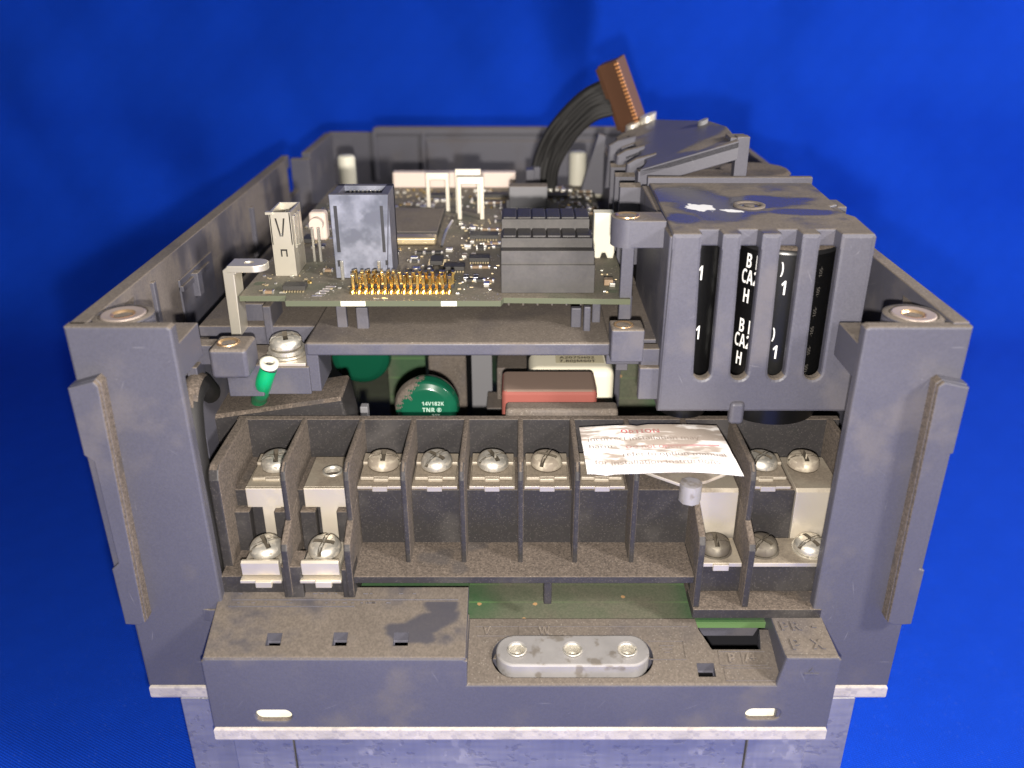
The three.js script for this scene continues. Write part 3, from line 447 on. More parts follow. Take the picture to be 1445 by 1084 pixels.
part('jumper_stud', tb, [cyl(4.74, 13.0, -0.85, 0.31, 0.55, 'y', 8)], M.zinc);

// ------------------------------------------------------------------ capacitor cover, the capacitors in it
{
  const xs = [5.05, 6.08, 7.12, 8.14], pts = [[3.95, 14.62], [9.35, 14.62], [9.28, 19.78]];
  for (const x of [...xs].reverse()) { const a = 0.275; pts.push([x + a, 19.78]); for (let k = 0; k <= 8; k++) { const t = k / 8 * Math.PI; pts.push([x + 0.08 + 0.235 * Math.cos(t), 15.86 - 0.235 * Math.sin(t)]); } pts.push([x - a, 19.78]); }
  pts.push([4.02, 19.78]);
  const cov = part('capacitor_cover', D, [XY(pts, -2.88, -2.5, 0.085), B(3.95, 4.22, 14.65, 19.72, -8.5, -2.6, 0.05), B(9.1, 9.36, 14.65, 19.72, -8.5, -2.6, 0.05)], GD, { pred: (n) => n.y > 0.5 });
  const top = [[4.02, -2.52]]; for (const x of xs) top.push([x - 0.275, -2.52], [x - 0.25, -2.98], [x + 0.25, -2.98], [x + 0.275, -2.52]);
  top.push([9.28, -2.52], [9.38, -4.3], [9.05, -5.0], [9.05, -5.5], [9.32, -5.7], [9.32, -6.4], [9.42, -8.6], [4.2, -8.6]);
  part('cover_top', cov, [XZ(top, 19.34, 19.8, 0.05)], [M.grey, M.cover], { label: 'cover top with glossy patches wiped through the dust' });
  part('cover_lip', cov, [B(4.15, 9.45, 19.55, 19.98, -8.75, -8.5, 0.03)], GD);
  part('molded_ring', cov, [lathe([[0.34, 0], [0.34, 0.05], [0.46, 0.05], [0.46, 0]], 6.7, 19.8, -5.5, 32), lathe([[0, 0.03], [0.14, 0.03], [0.16, 0]], 6.7, 19.8, -5.5, 20)], M.dust);
  part('hinge_tab', cov, [B(6.0, 6.42, 14.25, 14.95, -2.75, -2.38, 0.12)], M.grey);
  part('side_lug', cov, [B(9.3, 9.6, 19.2, 19.75, -6.5, -5.6, 0.05), B(9.3, 9.9, 14.7, 18.6, -4.4, -4.0, 0.04)], GD);
  part('screw_boss', cov, [cyl(3.05, 19.5, -4.0, 0.5, 0.78, 'y', 32), B(3.0, 4.0, 19.12, 19.88, -4.5, -3.5, 0.03), B(2.9, 3.25, 15.2, 19.2, -4.3, -4.05, 0.03)], GD);
  part('brass_insert', cov, [lathe([[0.06, -0.3], [0.14, -0.06], [0.30, 0.03], [0.34, 0.02], [0.34, -0.1]], 3.0, 19.89, -4.05, 28)], M.brass);
  part('screw_boss', cov, [B(2.58, 3.5, 16.02, 17.0, -3.6, -2.8, 0.06), B(3.45, 4.0, 15.2, 16.4, -3.3, -2.9, 0.04), B(3.4, 4.0, 14.9, 15.9, -3.0, -2.7, 0.05)], GD);
  part('brass_insert', cov, [lathe([[0.06, -0.3], [0.12, -0.06], [0.25, 0.03], [0.28, 0.02], [0.28, -0.1]], 2.95, 17.0, -3.2, 28)], M.brass);
  const label = (draw, w = 1024, h = 1024) => { const cv = document.createElement('canvas'); cv.width = w; cv.height = h; const c = cv.getContext('2d'); c.fillStyle = '#0b0b0c'; c.fillRect(0, 0, w, h); for (let k = 0; k < 1500; k++) { c.fillStyle = 'rgba(150,130,110,' + (0.1 + 0.35 * rnd()).toFixed(2) + ')'; c.fillRect(rnd() * w, h * rnd() * 0.75, 2, 2); } draw(c); const t = new THREE.CanvasTexture(cv); t.colorSpace = THREE.SRGBColorSpace; return new THREE.MeshPhysicalMaterial({ name: 'printed_black_sleeve', map: t, roughness: 0.34 }); };
  const can = (x, z, r, y0, y1, m, ry) => {
    const g = plainGeo(new THREE.CylinderGeometry(r, r, y1 - y0, 56, 1, true)).rotateY(ry).translate(x, (y0 + y1) / 2, z);
    const c = part('capacitor', D, [g], m, { keepUV: true });
    part('capacitor_top', c, [lathe([[r, 0], [r * 0.985, 0.12], [r * 0.9, 0.22], [r * 0.84, 0.2], [0, 0.16]], x, y1, z, 48)], [M.black2, M.tan], { pred: (n) => n.y > 0.6 });
    return c;
  };
  // u runs once round the can, 0.5 faces the front; 106 canvas pixels are 1 cm of height
  const W = (c, s, u, y, px, k) => { c.font = 'bold ' + px + 'px sans-serif'; c.save(); c.translate(u * 1024, y); c.scale(k, 1); c.fillText(s, 0, 0); c.restore(); };
  const big = label((c) => {
    c.scale(1, 1.87);
    c.fillStyle = '#e9e9e6';
    for (const y of [0, 203]) { W(c, 'B', 0.330, 58 + y, 60, 0.66); W(c, 'K', 0.366, 58 + y, 60, 0.62); W(c, 'CA2', 0.318, 107 + y, 60, 0.62); W(c, 'H', 0.332, 166 + y, 60, 0.68); W(c, '1', 0.393, 166 + y, 60, 0.5); W(c, '1', 0.452, 120 + y, 60, 0.62); W(c, ')', 0.445, 58 + y, 50, 0.6); }
    c.fillStyle = '#6e6a64'; c.font = '17px sans-serif';
    for (let k = 0; k < 7; k++) { c.save(); c.translate(592, 70 + k * 62); c.rotate(-Math.PI / 2); c.fillText(k % 2 ? '\u00b7105' : '105\u00b7', 0, 0); c.restore(); }
  });
  can(7.62, -4.52, 1.46, 13.9, 19.05, big, Math.PI);
  const small = label((c) => { c.scale(1, 1.74); c.fillStyle = '#e9e9e6'; for (const y of [0, 190]) { W(c, '1', 0.497 + y * 0.00009, 126 + y, 62, 1.1); W(c, ')', 0.462, 74 + y, 56, 1.0); W(c, 'CA2', 0.36, 126 + y, 60, 0.8); } });
  can(4.98, -4.2, 0.72, 13.9, 19.4, small, Math.PI);
  can(6.6, -10.9, 1.1, 9.4, 19.35, small, Math.PI * 1.0); can(8.6, -12.6, 1.35, 9.4, 19.2, big, 2.2); can(7.0, -14.2, 1.3, 9.4, 19.0, big, 1.0); can(4.9, -12.3, 1.1, 9.4, 18.6, small, 2.0);
}
// cage wall beside the rear capacitors
const cage = part('capacitor_cage', D, [B(3.55, 3.75, 9.2, 19.2, -20, -9.5, 0.03), B(3.0, 10.2, 9.2, 16.0, -20.4, -20.1), B(9.9, 10.2, 9.2, 18.9, -20, -9)], GD);
for (const z of [-9.0, -10.6, -12.2]) part('cage_rib', cage, [ZY([[z, 17.0], [z + 0.25, 17.0], [z + 0.25, 19.6], [z, 19.7]], 3.3, 4.0, 0.03)], GD);
part('cage_gusset', cage, [XY([[2.6, 17.4], [3.6, 17.4], [3.6, 19.8], [3.3, 19.9]], -17.6, -17.2, 0.03)], GD);

// ------------------------------------------------------------------ middle tray with its bosses, and the earth screw
const tray = part('tray', D, [B(-6.05, 2.62, 16.04, 16.45, -20, -3.2, 0.08), B(-9.6, -6.0, 15.2, 16.35, -20, -4.75, 0.05), B(-7.3, -6.0, 14.85, 15.72, -4.9, -3.15, 0.04), B(-6.08, -5.72, 14.9, 16.40, -4.8, -3.24, 0.04), B(2.55, 4.0, 15.6, 16.4, -20, -3.6, 0.04), B(3.1, 3.35, 16.2, 17.35, -4.9, -4.6, 0.03)], GD);
part('tray_clip', tray, [B(-5.35, -5.05, 16.4, 17.3, -4.6, -4.4), B(-4.75, -4.4, 16.4, 17.1, -4.5, -4.3)], M.grey);
part('tray_clip', tray, [B(1.55, 1.85, 16.4, 17.05, -4.6, -4.4), B(1.9, 2.1, 16.4, 17.2, -4.3, -4.1), B(2.2, 2.45, 16.4, 17.2, -5.0, -4.8)], M.grey);
part('tray_wall', tray, [B(-7.6, -7.35, 15.2, 17.0, -6, -4.7, 0.05), B(-8.3, -7.4, 16.3, 16.9, -5.6, -5.2, 0.05)], GD);
part('screw_boss', tray, [B(-8.46, -7.42, 15.78, 16.66, -3.3, -2.2, 0.12), B(-10.7, -8.4, 15.9, 16.5, -3.4, -2.9, 0.04), B(-8.3, -7.3, 14.9, 15.9, -4.4, -2.9, 0.04)], GD);
part('brass_insert', tray, [lathe([[0.05, -0.3], [0.1, -0.06], [0.27, 0.03], [0.31, 0.02], [0.31, -0.1]], -8.03, 16.67, -2.72, 28)], M.brass);
const earth = part('earth_plate', tray, [B(-7.3, -6.1, 15.72, 15.82, -4.7, -3.2, 0.02)], M.metal);
put('earth_screw', tray, pScrew, [-6.78, 16.08, -3.9], [0.05, 0.3, 0]); part('spring_washer', tray, [cyl(-6.78, 15.98, -3.9, 0.52, 0.12), cyl(-6.78, 15.87, -3.9, 0.58, 0.06)], M.screw);
const gw = part('earth_wire', D, [tube([[-7.12, 15.74, -3.02], [-7.3, 15.32, -3.02], [-7.55, 14.78, -3.5], [-7.86, 14.3, -4.2], [-8.15, 13.7, -4.9]], 0.245, 36, 16)], M.wire);
part('ring_lug', gw, [lathe([[0.13, 0.28], [0.13, 0.42], [0.26, 0.42], [0.26, 0.28]], 0, 0, 0, 28).rotateX(0.25).rotateZ(-0.25).translate(-7.14, 15.60, -3.04)], M.white);
const brk = part('steel_bracket', D, [XY([[-8.42, 16.3], [-8.12, 16.3], [-8.08, 18.15], [-8.02, 18.2], [-8.05, 18.38], [-8.28, 18.37], [-8.40, 18.28]], -4.83, -4.12, 0.02)], M.pale);
{ const s = new THREE.Shape(); s.moveTo(-8.25, 4.1); s.lineTo(-7.55, 4.1); s.absarc(-7.55, 4.475, 0.375, -Math.PI / 2, Math.PI / 2, false); s.lineTo(-8.25, 4.85); s.holes.push(circ(-7.72, 4.47, 0.13)); part('bracket_tab', brk, [ext(s, 0.2, 0.02, 14).rotateX(-Math.PI / 2).translate(0, 18.22, 0)], M.pale); }

// ------------------------------------------------------------------ control board
const board = part('control_board', D, [XZ([[-8.05, -4.2], [-6.7, -4.2], [-6.62, -3.78], [-0.5, -3.78], [-0.42, -4.05], [3.2, -3.92], [3.2, -18.6], [-8.05, -18.6]], 17.33, 17.5, 0.01)], [M.boardEdge, M.pcb]);
const Y = 17.5;
{
  // usb port, standing on end
  const usb = part('usb_port', board, [XY([[-7.44, Y], [-6.80, Y], [-6.79, 19.48], [-7.43, 19.48]], -6.06, -6.0, 0.015), B(-7.44, -7.38, Y, 19.48, -7.25, -6.0, 0.01), B(-6.85, -6.79, Y, 19.48, -7.25, -6.0, 0.01), B(-7.44, -6.79, Y, 19.48, -7.3, -7.24, 0.01), B(-7.52, -7.3, 19.42, 19.5, -6.1, -5.92, 0.01)], M.pale, { label: 'upright steel USB port' });
  part('port_tongue', board, [B(-7.2, -7.0, 18, 19.3, -7.1, -6.25, 0.02)], M.dark);
  part('spring_tab', board, [XY([[-7.27, 19.3], [-7.17, 18.75], [-7.07, 18.75], [-6.97, 19.3], [-7.02, 19.3], [-7.1, 18.82], [-7.14, 18.82], [-7.22, 19.3]], -6.01, -5.985, 0.004), XY([[-7.2, 18.12], [-7.2, 18.35], [-7.0, 18.35], [-7.0, 18.12], [-7.04, 18.12], [-7.04, 18.3], [-7.16, 18.3], [-7.16, 18.12]], -6.01, -5.985, 0.004)], M.hole);
  part('tab_glint', board, [B(-7.15, -7.09, 18.76, 18.86, -6.0, -5.96, 0.01)], M.tin);
  for (const z of [-6.35, -6.65, -6.95]) part('side_finger', board, [B(-6.79, -6.75, 18.3, 19.3, z - 0.07, z + 0.07, 0.01)], M.tin);
  part('white_plug', board, [B(-6.78, -6.22, 18.0, 18.95, -8.6, -8.1, 0.12), cyl(-6.5, 18.6, -8.0, 0.22, 0.3, 'z', 20)], M.bar);
  for (const [x, z] of [[-6.55, -7.5], [-6.35, -7.5], [-6.45, -7.9]]) part('plug_leg', board, [B(x - 0.04, x + 0.04, Y, 18.6, z - 0.04, z + 0.04, 0.01)], M.tin);
  // ethernet jack, standing on end
  const fr = XY([[-5.52, Y + 0.03], [-3.98, Y + 0.03], [-3.80, 20.08], [-5.54, 20.08]], -5.95, -5.7, 0.03);
  const eth = part('ethernet_jack', board, [fr, B(-5.52, -5.3, Y, 20.05, -7.2, -5.9, 0.02), B(-4.05, -3.82, Y, 20.05, -7.2, -5.9, 0.02), B(-5.52, -3.82, Y, 20.05, -7.25, -7.0, 0.02), B(-5.4, -3.95, Y, 19.4, -7.1, -5.9, 0.02)], [M.ether, M.grey], { pred: (n) => n.x > 0.7 || n.y > 0.7, label: 'upright blue grey ethernet jack under pale powder' });
  for (let k = 0; k < 8; k++) part('jack_contact', board, [B(-5.12 + k * 0.125, -5.08 + k * 0.125, 19.3, 19.95, -6.95, -6.8, 0.01)], M.tin);
  part('jack_slot', board, [B(-5.42, -5.32, 18.35, 19.75, -5.715, -5.69, 0.005), B(-4.06, -3.97, 18.35, 19.75, -5.715, -5.69, 0.005), B(-5.44, -5.34, 17.9, 18.1, -5.715, -5.69, 0.005), B(-4.0, -3.92, 17.95, 18.1, -5.715, -5.69, 0.005)], M.dark);
  part('jack_pin', board, [B(-5.36, -5.26, Y, 18.1, -5.72, -5.6, 0.02)], M.tin); part('jack_pin', board, [B(-4.24, -4.14, Y, 18.1, -5.72, -5.6, 0.02)], M.tin);
  // two-row terminal connector
  const tc = part('terminal_connector', board, [B(-0.5, 2.2, Y, 18.35, -5.6, -4.42, 0.03), B(-0.5, 2.18, 18.3, 18.75, -5.6, -4.5, 0.03), B(-0.5, 2.14, 18.7, 19.02, -5.8, -4.85, 0.03), B(-0.5, 2.10, 18.3, 19.35, -6.9, -5.7, 0.03)], [M.black, M.conn2], { pred: (n, a) => (n.y > 0.5 && a.y < 18.5) || n.z > 0.5, label: 'black two-row terminal connector with dusty grey front' });
  for (let k = 0; k < 6; k++) { part('wire_lever', board, [B(-0.46 + k * 0.43, -0.06 + k * 0.43, 19.0, 19.09, -5.7, -4.92, 0.04)], M.black); part('wire_lever', board, [B(-0.46 + k * 0.43, -0.06 + k * 0.43, 19.33, 19.41, -6.8, -5.75, 0.04)], M.black); part('solder_tail', board, [lathe([[0, -0.16], [0.03, -0.15], [0.06, 0]], -0.28 + k * 0.42, 17.33, -4.3, 10)], M.tin); }
  // pin header by the front edge
  part('pin_header', board, [B(-4.95, -1.9, Y, 17.62, -5.25, -4.85, 0.02)], M.dark);
  const pin = proto([B(-0.045, 0.045, 0, 0.52, -0.045, 0.045, 0.015), B(-0.045, 0.045, 0.44, 0.53, -0.045, 0.17, 0.015)], M.gold), blobG = proto([lathe([[0, 0.16], [0.05, 0.14], [0.08, 0.06], [0.09, 0]], 0, 0, 0, 10)], M.gold);
  for (let k = 0; k < 16; k++) for (let r = 0; r < 2; r++) put('header_pin', board, pin, [-4.82 + k * 0.187 + r * 0.06, Y, -4.62 - r * 0.36], [rr(-0.08, 0.08), rr(-0.3, 0.3), rr(-0.10, 0.10)]);
  for (let k = 0; k < 16; k++) put('solder_joint', board, blobG, [-4.82 + k * 0.187, Y, -4.42]);
  part('chip', board, [B(-4.75, -2.8, Y + 0.05, Y + 0.32, -13.2, -9.9, 0.03)], [M.chip, M.dust], { label: 'large flat processor chip' });
  part('crystal', board, [B(-4.22, -2.8, Y + 0.02, Y + 0.30, -9.75, -9.2, 0.08)], M.lead);
  part('crystal_lead', board, [tube([[-2.6, Y + 0.05, -9.0], [-2.5, Y + 0.3, -10], [-2.35, Y + 0.4, -11]], 0.05, 12, 8)], M.tin);
  // test loops and rear bar
  const loop = (x0, x1, z, h) => part('test_loop', board, [XY([[x0, Y], [x0 + 0.16, Y], [x0 + 0.16, Y + h - 0.28], [x1 - 0.16, Y + h - 0.28], [x1 - 0.16, Y], [x1, Y], [x1, Y + h], [x0, Y + h]], z - 0.12, z, 0.02)], M.pale);
  loop(-3.55, -2.65, -13.9, 1.5); loop(-2.28, -1.28, -12.7, 1.6); loop(-2.4, -1.42, -13.6, 1.7);
  part('ivory_connector', board, [B(-5.4, -0.12, Y, 18.15, -18.5, -18.0, 0.05)], M.bar);
  part('ribbon_socket', board, [B(-0.36, 1.12, Y, 18.46, -14.6, -14.0, 0.04), B(-0.46, -0.36, Y, 17.95, -14.3, -13.9, 0.02), B(1.12, 1.22, Y, 17.95, -14.3, -13.9, 0.02)], [M.conn, M.dust]);
  for (let k = 0; k < 14; k++) part('socket_pin', board, [B(-0.27 + k * 0.098, -0.23 + k * 0.098, Y, 17.62, -14.0, -13.8, 0.008)], M.tin);
  for (const [x, z, h] of [[-5.3, -11.4, 0.8], [-4.95, -10.3, 0.4], [0.5, -17.6, 0.9], [0.75, -18.2, 0.9]]) part('grey_socket', board, [B(x - 0.18, x + 0.18, Y, Y + h, z - 0.3, z + 0.3, 0.03)], M.grey);
  // small surface-mount parts
  const both = (a) => dual([B(-0.11, 0.11, 0, 0.08, -0.07, 0.07, 0.01)], [B(-0.16, -0.10, 0, 0.085, -0.075, 0.075, 0.01), B(0.10, 0.16, 0, 0.085, -0.075, 0.075, 0.01)], [a, M.tin]);
  const kinds = [both(M.chip), both(M.tanCap), proto([B(-0.12, 0.12, 0, 0.12, -0.09, 0.09, 0.02)], M.tin), proto([lathe([[0, 0.07], [0.05, 0.06], [0.08, 0]], 0, 0, 0, 10)], M.gold)];
  const ic = (w, d, n) => { const a = [B(-w, w, 0.03, 0.17, -d, d, 0.02)], l = []; for (let k = 0; k < n; k++) for (const s of [-1, 1]) { const x = -w * 0.85 + 1.7 * w * k / (n - 1); l.push(B(x - 0.02, x + 0.02, 0, 0.05, s * d - 0.08, s * d + 0.08, 0.008)); } return dual(a, l, [M.chip, M.lead]); };
  const ic8 = ic(0.33, 0.2, 8), ic14 = ic(0.5, 0.28, 10);
  const boxes = [[-7.6, -6.1, -8.8, -5.9], [-5.7, -3.6, -7.4, -5.4], [-0.7, 2.5, -7.1, -4.1], [-5.0, -1.8, -5.4, -4.2], [-4.9, -2.3, -13.4, -8.9], [-0.6, 1.3, -14.8, -13.7], [-5.5, 0.1, -18.8, -17.6], [2.2, 3.3, -8.6, -7.2], [-3.7, -1.1, -14.2, -12.4], [-8.5, -7.0, -20, -18], [2.0, 3.2, -19.2, -17.9], [-5.6, -4.6, -11.9, -9.9]];
  const free = (x, z, r) => !boxes.some(([a, b, c, d]) => x > a - r && x < b + r && z > c - r && z < d + r);
  for (const [x, z, k] of [[-6.55, -4.75, 0], [-7.2, -9.8, 0], [-2.0, -6.6, 0], [-1.25, -7.5, 0], [-2.6, -7.3, 0], [-6.3, -12.6, 1], [-1.2, -10.2, 1], [1.3, -9.8, 1], [-3.2, -16.2, 1], [-0.9, -16.3, 1], [1.5, -16.2, 1], [-6.4, -15.6, 1], [2.3, -12.2, 0], [0.2, -11.6, 0]]) { put('small_chip', board, k ? ic14 : ic8, [x, Y, z], [0, rnd() < 0.8 ? 0 : Math.PI / 2, 0]); boxes.push([x - 0.5, x + 0.5, z - 0.3, z + 0.3]); }
  const dot = kinds[3];
  for (let n = 0, tries = 0; n < 270 && tries < 6000; tries++) {
    const cx = rr(-7.7, 3.0), z = -4.4 - 13.6 * Math.pow(rnd(), 0.9); if (!free(cx, z, 0.12)) continue;
    const k = Math.floor(rnd() * 4), run = 1 + Math.floor(rnd() * 3), turn = rnd() < 0.5 ? 0 : Math.PI / 2;
    for (let j = 0; j < run && n < 270; j++) { const x = cx + j * 0.3; if (!free(x, z, 0.1) || x > 3.05) break; put(['chip_resistor', 'chip_capacitor', 'metal_can', 'solder_dot'][k], board, kinds[k], [x, Y, z], [0, turn, 0]); n++; }
    boxes.push([cx - 0.12, cx + 0.3 * run - 0.15, z - 0.1, z + 0.1]);
  }
  for (const [m, n] of [[M.tin, 300], [M.lead, 380]]) {
    const sp = []; for (let k = 0; k < n; k++) { const x = rr(-7.8, 3.0), z = -4.3 - 14 * rnd(), w = rr(0.02, 0.06); if (free(x, z, -0.05)) sp.push(B(x - w, x + w, Y, Y + rr(0.02, 0.06), z - w * 0.8, z + w * 0.8, 0.012)); }
    part('solder_specks', board, sp, m, { kind: 'stuff' });
  }
  for (let k = 0; k < 5; k++) part('solder_pad', board, [B(-5.95 + k * 0.06, -5.65 + k * 0.06, Y, Y + 0.012, -4.25 - k * 0.2, -4.14 - k * 0.2, 0.004)], M.tin);
  part('solder_pad', board, [B(-6.95, -6.75, Y, Y + 0.02, -4.5, -4.4, 0.005)], M.tin);
  for (const x of [-4.15, -3.9]) part('solder_pad', board, [B(x, x + 0.17, Y, Y + 0.02, -4.0, -3.93, 0.004)], M.tin);
  part('edge_pad', board, [B(-5.05, -4.35, 17.345, 17.49, -3.8, -3.765, 0.005)], M.cream); part('edge_pad', board, [B(-2.2, -1.75, 17.345, 17.49, -3.8, -3.765, 0.005)], M.cream);
  part('mount_hole', board, [lathe([[0.0, 0.004], [0.16, 0.006], [0.18, 0]], -7.75, Y, -5.3, 24)], M.power); part('mount_hole', board, [lathe([[0.0, 0.004], [0.14, 0.006], [0.16, 0]], 2.75, Y, -4.6, 24)], M.power);
  part('tan_capacitor', board, [B(2.55, 2.82, Y, Y + 0.18, -5.35, -5.1, 0.02)], M.tanCap);
}
const post = (x, z, y1, r = 0.38) => part('nylon_standoff', D, [lathe([[0, 0], [r, 0], [r, y1 - 17.1], [r * 0.8, y1 - 17.0], [0, y1 - 17.0]], x, 17.0, z, 24)], M.white);
post(-7.45, -18.7, 18.75); post(2.58, -18.75, 18.9); post(3.35, -17.9, 18.7, 0.3);
part('nylon_clip', D, [XY([[2.42, 17.6], [2.5, 17.5], [2.66, 17.5], [2.72, 17.68], [2.82, 17.68], [2.9, 17.5], [3.08, 17.5], [3.12, 17.7], [3.05, 19.0], [2.42, 19.0]], -8.3, -7.8, 0.05)], M.white);

// ------------------------------------------------------------------ separate things lying on the drive
{
  // tilted vented lid over the rear capacitors; its top plane rises to the right
  const lid = thing('vented_lid', 'loose grey vented plastic lid tilted over the rear capacitors, shiny where its dust is wiped', 'lid', [5.4, 20.5, -12]);
  const k = 0.37, H = (x) => 20.0 + k * (x - 3.9);
  const out = [[4.02, -9.4], [6.95, -8.5], [7.1, -11], [6.86, -12.8], [5.5, -16.5], [4.6, -16.5]];
  const left = []; for (const z of [-15.3, -13.6, -12.1, -10.7]) left.push([3.85, z - 0.55], [3.85, z], [4.3, z], [4.3, z + 0.6]);
  const lean = (g) => { const p = g.attributes.position; for (let i = 0; i < p.count; i++) p.setY(i, p.getY(i) + H(p.getX(i))); return g; };
  part('lid_top', lid, [lean(XZ([...left, ...out].map(([x, z]) => [x, z]), -0.25, 0, 0.04))], [M.grey, M.lid]);
  part('lid_front', lid, [lean(XZ([[4.02, -9.4], [6.95, -8.5], [6.95, -8.7], [4.05, -9.6]], -0.6, -0.02, 0.03))], GD);
  for (const [z, x, y] of [[-13.8, 3.3, 20.15], [-12.1, 3.42, 20.1], [-10.6, 3.62, 20.1]]) part('comb_tooth', lid, [XY([[x, y - 1.75], [x + 0.34, y - 1.75], [x + 0.36, y - 0.5], [x + 0.5, y - 0.3], [x + 1.1, y - 0.06], [x + 1.1, y + 0.24], [x + 0.4, y + 0.06], [x + 0.1, y - 0.12]], z - 0.3, z, 0.08)], GD);
  part('comb_tooth', lid, [XY([[3.95, 18.6], [4.22, 18.6], [4.22, 20.0], [3.95, 19.98]], -9.75, -9.4, 0.03)], GD);
  part('lid_leg', lid, [B(6.96, 7.38, 19.5, 21.2, -9.2, -8.8, 0.03), B(6.75, 7.36, 20.72, 21.17, -9.6, -8.83, 0.03)], GD);
  part('lid_boss', lid, [lean(cyl(6.6, 0.05, -12.6, 0.18, 0.2, 'y', 16))], M.conn);
  part('lid_screw', lid, [lean(cyl(5.2, 0.1, -16.7, 0.34, 0.3, 'y', 20)), lean(cyl(4.6, 0.0, -16.6, 0.28, 0.3, 'y', 20))], M.screw);
}
{
  // ribbon cable arching up out of the rear of the board, brown connector at its end
  const rb = thing('ribbon_cable', 'black bundled ribbon cable arching up behind the circuit board to a brown connector', 'cable', [1.2, 17.4, -18]);
  for (let k = 0; k < 26; k++) {
    const t = (k % 13) / 12 - 0.5, dz = k < 13 ? 0 : -0.22, w = (a) => t * a + rr(-0.05, 0.05);
    part('cable_strand', rb, [tube([[1.1 + w(0.95), 16.9, -18 + dz], [1.15 + w(0.95), 18.2, -18.1 + dz + w(0.3)], [1.6 + w(0.9), 19.45 - t * 0.3, -18 + dz + w(0.4)], [2.3 + w(0.7), 20.4 - t * 0.7, -17.8 + dz + w(0.4)], [3.0 + w(0.4), 21.0 - t * 0.95, -17.6 + dz + w(0.4)], [3.75 + w(0.2), 21.3 - t * 1.2, -17.5 + dz + w(0.3)]], 0.125, 36, 8)], M.cable);
  }
  const con = new THREE.Matrix4().makeRotationZ(0.40).setPosition(4.15, 21.4, -17.3), ry = new THREE.Matrix4().makeRotationY(-0.55); con.multiply(ry);
  const hold = (g) => g.applyMatrix4(con);
  part('brown_connector', rb, [hold(B(-0.42, 0.42, -1.4, 1.4, -0.3, 0.3, 0.04)), hold(B(0.34, 0.55, -1.42, 1.42, -0.38, 0.38, 0.03)), hold(B(-0.6, -0.3, -1.3, 1.3, -0.2, 0.2, 0.03))], M.brown);
  for (let k = 0; k < 18; k++) part('connector_contact', rb, [hold(B(0.40, 0.57, -1.28 + k * 0.148, -1.21 + k * 0.148, 0.36, 0.45, 0.01))], M.copper);
}
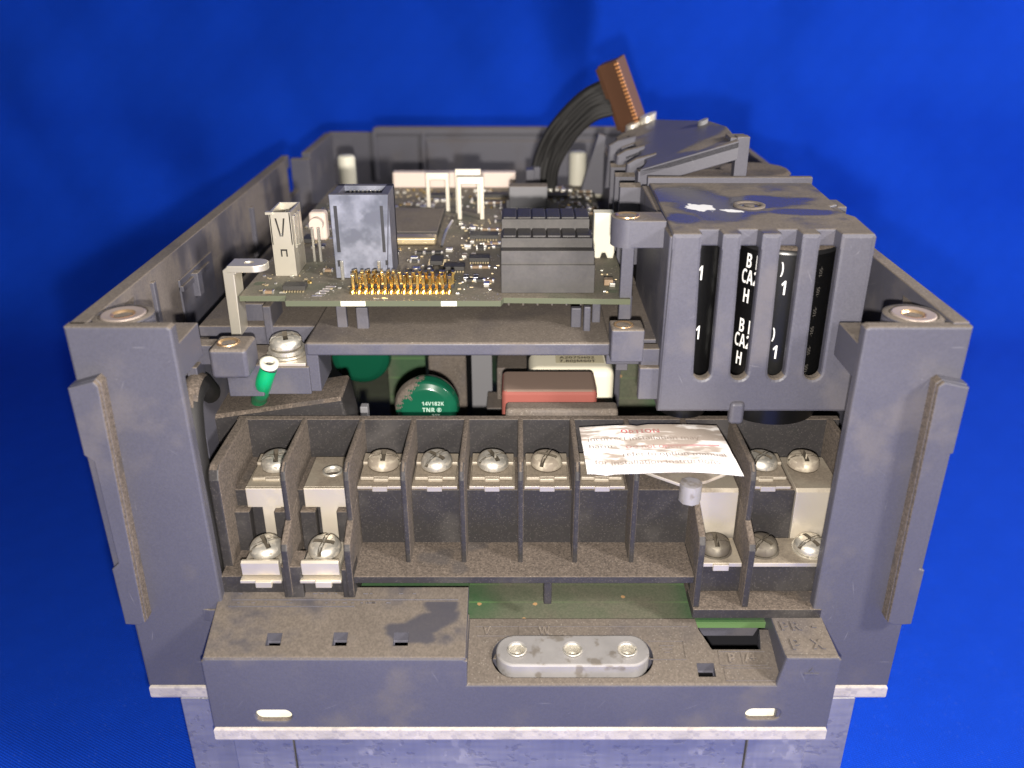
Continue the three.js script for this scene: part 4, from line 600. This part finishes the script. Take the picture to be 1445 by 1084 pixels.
{
  // torn paper label lying across the tops of the terminal dividers
  const W = 1024, H = 640, cv = document.createElement('canvas'); cv.width = W; cv.height = H; const c = cv.getContext('2d');
  c.fillStyle = '#f3efec'; c.fillRect(0, 0, W, H);
  c.font = 'bold 76px sans-serif'; c.fillStyle = '#d2565e'; c.fillText('OPTION', 290, 120); c.fillStyle = '#6f6462'; c.font = '70px sans-serif'; c.fillText('incorrect installation may', 40, 215); c.fillText('harm.', 40, 320); c.fillStyle = '#cf6e72'; c.fillText('Do not open', 300, 318); c.fillStyle = '#d8989c'; c.fillRect(560, 280, 400, 22);
  c.fillStyle = '#6f6462'; c.fillText('refer to option manual', 260, 430); c.fillText('for installation instructions.', 60, 530);
  const im = c.getImageData(0, 0, W, H), d = im.data;
  for (let y = 0; y < H; y++) for (let x = 0; x < W; x++) {
    const u = x / W, v = y / H, n = fbm(u, v, 5, 5, 301), st = fbm(u * 0.4, v, 24, 3, 305), f = hash(x, y, 307), edge = Math.min(1, ss(0.94, 0.74, v) + 0.1 * n);
    let k = ss(0.40, 0.60, n * 0.62 + st * 0.4 + 0.14 * (0.5 - v)) * edge * (1 - ss(0.9, 0.99, u) * ss(0.35, 0.6, v)); k = cl(k * 0.86 + 0.06 * f);
    const dust = [146 + 34 * f, 134 + 32 * f, 124 + 30 * f], pink = [216, 190, 186], rub = 0.25 * ss(0.5, 0.7, st) * ss(0.5, 0.7, v) * edge, i = (y * W + x) * 4;
    for (let q = 0; q < 3; q++) d[i + q] = (d[i + q] * (1 - rub) + pink[q] * rub) * (1 - k) + dust[q] * k * (0.75 + 0.25 * d[i + q] / 243) * 0.94;
  }
  c.putImageData(im, 0, 0);
  const t = new THREE.CanvasTexture(cv); t.colorSpace = THREE.SRGBColorSpace;
  const pap = new THREE.MeshPhysicalMaterial({ name: 'dusty_paper', map: t, roughness: 0.65 });
  const g = new THREE.PlaneGeometry(1, 1, 24, 16), p = g.attributes.position, corners = [[1.79, -3.03], [5.86, -3.16], [6.03, -0.42], [1.85, -0.5]], pos = [], uv = [], idx = [];
  const at = (a, b) => { const q = (i) => (corners[0][i] * (1 - a) + corners[1][i] * a) * (1 - b) + (corners[3][i] * (1 - a) + corners[2][i] * a) * b; const bow = 0.07 * Math.sin(Math.PI * a) + 0.03 * Math.sin(7 * a + 3 * b) * b - 0.05 * Math.max(0, 1 - Math.abs(a + 0.3 * b - 0.42) / 0.06) - 0.04 * Math.max(0, 1 - Math.abs(b - 0.25 * a - 0.35) / 0.08); return [q(0), 13.83 + bow - 0.05 * b * b, q(1)]; };
  const N = 24, K = 14; for (let s = 0; s < 2; s++) for (let j = 0; j <= K; j++) for (let i = 0; i <= N; i++) { const q = at(i / N, j / K); pos.push(q[0], q[1] - s * 0.018, q[2]); uv.push(i / N, 1 - j / K); }
  const L = (N + 1) * (K + 1), id = (i, j, s) => s * L + j * (N + 1) + i;
  for (let j = 0; j < K; j++) for (let i = 0; i < N; i++) { idx.push(id(i, j, 0), id(i, j + 1, 0), id(i + 1, j + 1, 0), id(i, j, 0), id(i + 1, j + 1, 0), id(i + 1, j, 0)); idx.push(id(i, j, 1), id(i + 1, j + 1, 1), id(i, j + 1, 1), id(i, j, 1), id(i + 1, j, 1), id(i + 1, j + 1, 1)); }
  const rim = []; for (let i = 0; i < N; i++) rim.push([i, K, i + 1, K], [i + 1, 0, i, 0]); for (let j = 0; j < K; j++) rim.push([0, j, 0, j + 1], [N, j + 1, N, j]);
  for (const [a, b, e, f] of rim) idx.push(id(a, b, 0), id(a, b, 1), id(e, f, 1), id(a, b, 0), id(e, f, 1), id(e, f, 0));
  const q = new THREE.BufferGeometry(); q.setAttribute('position', new THREE.Float32BufferAttribute(pos, 3)); q.setAttribute('uv', new THREE.Float32BufferAttribute(uv, 2)); q.setIndex(idx); q.computeVertexNormals();
  const n = part('paper_label', scene, [plainGeo(q)], pap, { keepUV: true, label: 'dusty white paper label with faded red and grey print lying across the terminal dividers' }); n.userData.category = 'paper label';
}

renderer.render(scene, camera);
